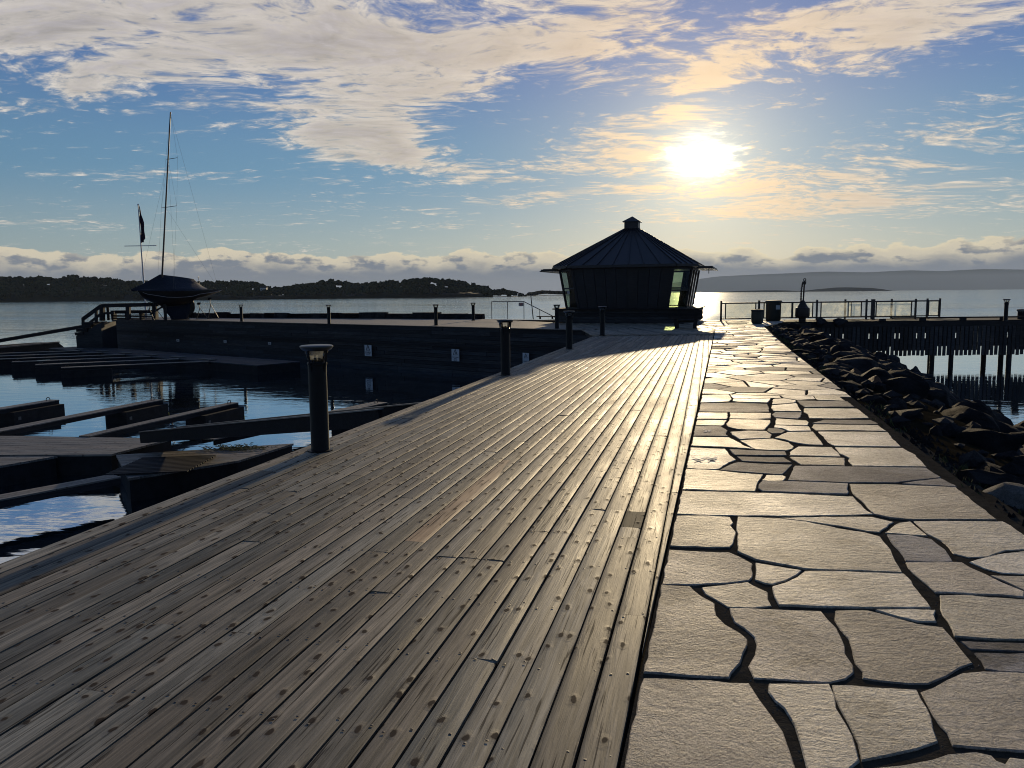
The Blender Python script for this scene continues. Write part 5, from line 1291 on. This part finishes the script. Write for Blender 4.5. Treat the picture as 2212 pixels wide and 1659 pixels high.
# gangplank
GA, GB_ = Vector((-8.15, 17.55, ZT+.22)), Vector((-1.62, 11.35, -.22))
gp = thing('gangplank', 'dark steel gangplank sloping from the boardwalk edge down to the floating walkway', 'gangway', GA)
d_ = GB_-GA; sdv = Vector((-d_.y, d_.x, 0)).normalized()
for s_ in (-.42, .42):
    b_ = MB().beam(sdv*s_, d_ + sdv*s_, .07, .25).build('side_beam', M_DARKWOOD, gp)
    MB().beam(sdv*s_ + Vector((0, 0, .135)), d_ + sdv*s_ + Vector((0, 0, .135)), .11, .02).build('flange', M_STEEL, gp)
for k in range(5): MB().beam(sdv*(-.30+k*.15) + Vector((0, 0, -.06)), d_ + sdv*(-.30+k*.15) + Vector((0, 0, -.06)), .13, .03).build('plank', M_PONT, gp)
# mid group under the quay
mdir = Vector((-.79, .613, 0)); mo = Vector((-12.83, 38.08, 0)); mn = Vector((.613, .79, 0))
MWp = [mo + mdir*(-.3), mo + mdir*24, mo + mdir*24 + mn*2.4, mo - mdir*.3 + mn*2.6]
slab('floating_walkway', 'long dark floating walkway lying parallel to the quay wall', 'pontoon', [(p.x, p.y) for p in MWp], ZW, ZT, (mdir.x, mdir.y), pw=.4, pm=M_WALLWOOD)
for k in range(6):
    A = mo + mdir*(4.0 + 3.05*k); B = A + Vector((-6.1, -2.95, 0))
    names = ('front', 'second', 'third', 'fourth', 'fifth', 'rearmost')
    finger(f'{names[k]} of the far finger pontoons below the quay, a long pale-topped beam' if k < 5 else 'rearmost of the far finger pontoons, nearly merging with the breakwater', (A.x, A.y), (B.x, B.y), .45, flen=2.2, group='far finger pontoons below the quay')
    p = A + mdir*(.9) + mn*.45
    tg = thing('ramp_plate', ('first', 'second', 'third', 'fourth', 'fifth', 'sixth')[k] + ' pale ramp plate along the walkway edge, counted from the right', 'plate', (p.x, p.y, ZT+.03), math.atan2(mdir.y, mdir.x), 'pale plates on the far walkway')
    MB().box((0, 0, .02), (1.25, .35, .04)).build('plate', M_CONC, tg)
# ladder-like float group marker posts at the far left
# ---------------------------------------------------------------- wooden pier at right
PY0 = 39.3
pier = thing('pier', 'dark timber pier on piles with a skirt of hanging boards, at right', 'pier', (13.4, PY0, 0))
PLn = 17.5
for k in range(22): MB().box((PLn/2, .10+k*.155, -.03), (PLn, .145, .05)).build('deck_plank', M_DARKWOOD, pier)
MB().box((PLn/2, -.03, -.18), (PLn, .09, .26)).build('edge_beam', M_DARKWOOD, pier)
MB().box((PLn/2, 2.7, -.18), (PLn, .09, .26)).build('edge_beam', M_DARKWOOD, pier)
for z_ in (-.50, -1.20): MB().box((PLn/2, .02, z_), (PLn, .06, .12)).build('waling', M_DARKWOOD, pier)
kerb = MB().box((PLn/2+3, -.02, .145), (PLn-6, .10, .07)).build('kerb_rail', M_DARKWOOD, pier)
for k in range(9): MB().box((1.4+k*2.05, -.02, .05), (.30, .12, .12)).build('kerb_block', M_DARKWOOD, pier)
rp_ = random.Random(12)
skm = {}
x = .3
fm = [MB().box((0, 0, -h/2), (.160, .026, h)).mesh('skirt_board', M_WALLWOOD) for h in (1.50, 1.52, 1.49)]
while x < 13.0:
    link('skirt_board', rp_.choice(fm), pier, (x, -.06 + rp_.uniform(-.005, .005), -.28), rp_.uniform(-.02, .02))
    zb = -1.53 if rp_.random() < .62 else -1.32
    if rp_.random() < .30:
        MB().box((x+.11, -.02, -.46), (.085, .02, .36)).build('back_board', M_DARKWOOD, pier)
        MB().box((x+.11, -.02, (zb-.90)/2), (.085, .02, -.90-zb)).build('back_board', M_DARKWOOD, pier)
    else: MB().box((x+.11, -.02, (zb-.28)/2), (.085, .02, -.28-zb)).build('back_board', M_DARKWOOD, pier)
    x += .221
for px_ in (2015, 2036, 2056):
    p = G(px_, 819, ZW); MB().tube((p.x*PY0/p.y-13.4, .18 if px_ != 2036 else 1.3, -4.0), (p.x*PY0/p.y-13.4, .18 if px_ != 2036 else 1.3, -.3), .115, .115, 14).build('pile', M_DARKWOOD, pier, True)
for px_, dy_ in ((2182.5, .18), (2203, 1.6), (2185, 2.4), (1850, 2.4), (1905, 1.2)):
    X_ = V(px_, 800, PY0).x - 13.4; MB().tube((X_, dy_, -4.0), (X_, dy_, -.3), .125, .125, 14).build('pile', M_DARKWOOD, pier, True)
for k in range(4):
    X_ = V(2182.5, 740, PY0).x - 13.4 + .10 + k*.20 ; MB().box((X_, -.06, -.85), (.17, .05, 1.1)).build('skirt_board', M_WALLWOOD, pier)
# capped post at the frame edge
p = V(2205, 690, PY0+.6); cp = thing('capped_post', 'stout round pier post with a pale cap at the right edge of the picture', 'post', (p.x, p.y, 0))
MB().lathe([(.16, -.1), (.16, .40)], 20).build('post', M_DARKWOOD, cp, True); MB().lathe([(.20, .40), (.21, .43), (.20, .50), (.05, .53)], 20).build('cap', M_CONC, cp, True)
# glass railing
def railing(label, xs, Y_, ytop, glass_between, base_px=None, name='glass_railing', thick=()):
    "posts given by where they stand across the view at distance Y_"
    x0_ = V(xs[0], 690, Y_).x; t_ = thing(name, label, 'railing', (x0_, Y_, 0))
    H_ = 0.98
    for x_ in xs:
        X_ = V(x_, 680, Y_).x - x0_; w_ = .20 if x_ in thick else .085
        MB().box((X_, 0, (H_+.10)/2), (w_, .08, H_+.10)).build('post', M_METAL, t_)
    X1 = V(xs[-1], 680, Y_).x - x0_
    MB().box((X1/2, 0, H_-.03), (X1, .10, .07)).build('top_rail', M_METAL, t_)
    MB().box((X1/2, 0, .13), (X1, .06, .06)).build('bottom_rail', M_METAL, t_)
    for a, b in glass_between:
        xa, xb = V(a, 680, Y_).x - x0_, V(b, 680, Y_).x - x0_
        for xx in (xa, xb): MB().box((xx, 0, .53), (.05, .05, .80)).build('glass_post', M_METAL, t_)
        MB().box(((xa+xb)/2, 0, .54), (xb-xa-.05, .014, .74)).build('glass_pane', M_GLASS, t_)
    return t_
railing('steel railing with a glass pane at the end of the paving, sunlit sea behind', (1557.5, 1639), 41.2, 650, [(1567, 1632)])
railing('long glass and steel railing along the landward half of the pier, with a thick post', (1639.5, 1764, 1871, 1885, 1977), 41.75, 652, [(1650, 1710), (1712, 1755), (1773, 1860), (1892, 1968)], thick=(1885,))
railing('second glass railing seen through the first, on the far side of the pier', (1825, 1925, 2002, 2029), 42.6, 650, [(1832, 1838), (2005, 2027)], name='glass_railing')
# bins
p = G(1635.5, 699.5); b1 = thing('waste_bin', 'small round dark litter bin at the edge of the paving, left of the larger one', 'litter bin', p)
MB().lathe([(.21, 0), (.27, .08), (.285, .30), (.28, .62), (.29, .66), (.27, .70), (.20, .70), (.18, .62)], 24).build('body', M_BIN, b1, True); MB().lathe([(.292, .60), (.298, .62), (.298, .67), (.292, .69)], 24).build('rim', M_METAL, b1, True)
p = V(1670, 692, 40.9); p.z = 0; b2 = thing('waste_container', 'tall dark green round waste container with a pale label, in front of the steel railing', 'waste container', p)
MB().lathe([(.34, 0), (.38, .05), (.39, .95), (.40, .98)], 26).build('body', M_BIN, b2, True); MB().lathe([(.42, .98), (.43, 1.02), (.40, 1.08), (.1, 1.10)], 26).build('lid', M_BIN, b2, True)
MB().box((.10, -.395, .72), (.20, .02, .22)).build('label_plate', M_SIGN, b2)
# old mooring sinker on show with its chain
p = V(1733, 688, 40.0); sk = thing('mooring_buoy', 'old iron bell shaped mooring buoy on its foot with shaft, shackle and hanging chain', 'buoy', (p.x, p.y, 0))
MB().lathe([(.17, -.05), (.18, .17), (.33, .20), (.36, .28), (.355, .64), (.33, .70), (.27, .72), (.245, .76), (.15, .94), (.07, 1.08)], 24).build('body', M_IRON, sk, True)
MB().tube((0.02, 0, 1.05), (.05, 0, 1.98), .042, .036, 10).build('shaft', M_IRON, sk, True); MB().box((.05, 0, 1.97), (.15, .09, .16)).build('shackle', M_IRON, sk)
MB().torus((.06, 0, 2.13), .06, .022, (0, 1, 0), 16, 8, 1.0).build('ring', M_IRON, sk, True)
lk = MB().torus((0, 0, 0), .034, .016, (0, 1, 0), 12, 6, 1.0).mesh('chain_link', M_IRON); z_ = 1.96; xk = -.03; k = 0
while z_ > 1.0:
    o = link('chain_link', lk, sk, (xk - .07*min(1, (1.96-z_)*3), 0, z_)); o.scale = (1, 1, 1.5); o.rotation_euler.z = (k % 2)*math.pi/2; z_ -= .068; k += 1
MB().tube((.02, 0, 1.97), (-.09, 0, 1.90), .03, .03, 8).build('chain_arm', M_IRON, sk)
# flat boulders and kerb by the sinker
for (px, py, s, lab) in ((1700, 688, (.45, .3, .25), 'dark boulder lying between the waste container and the iron buoy'), (1765, 690, (.6, .35, .22), 'flat dark boulder just right of the iron buoy foot')):
    p = G(px, py); rock(p.x, 39.2, -.02, s, RM[3], lab, .2, None)

# ---------------------------------------------------------------- haze over the water
HZ = MB().box((-1000, 12700, 210), (36000, 27200, 426))
haze_m = bpy.data.materials.new('haze'); haze_m.use_nodes = True; t = haze_m.node_tree; t.nodes.clear()
pv = mk(t, 'ShaderNodeVolumePrincipled'); pv.inputs['Color'].default_value = col(.64, .80, 1.0); pv.inputs['Density'].default_value = HAZE_D; pv.inputs['Anisotropy'].default_value = 0.0
mo_ = mk(t, 'ShaderNodeOutputMaterial'); t.links.new(pv.outputs[0], mo_.inputs['Volume'])
tag(HZ.build('haze', haze_m), kind='stuff')
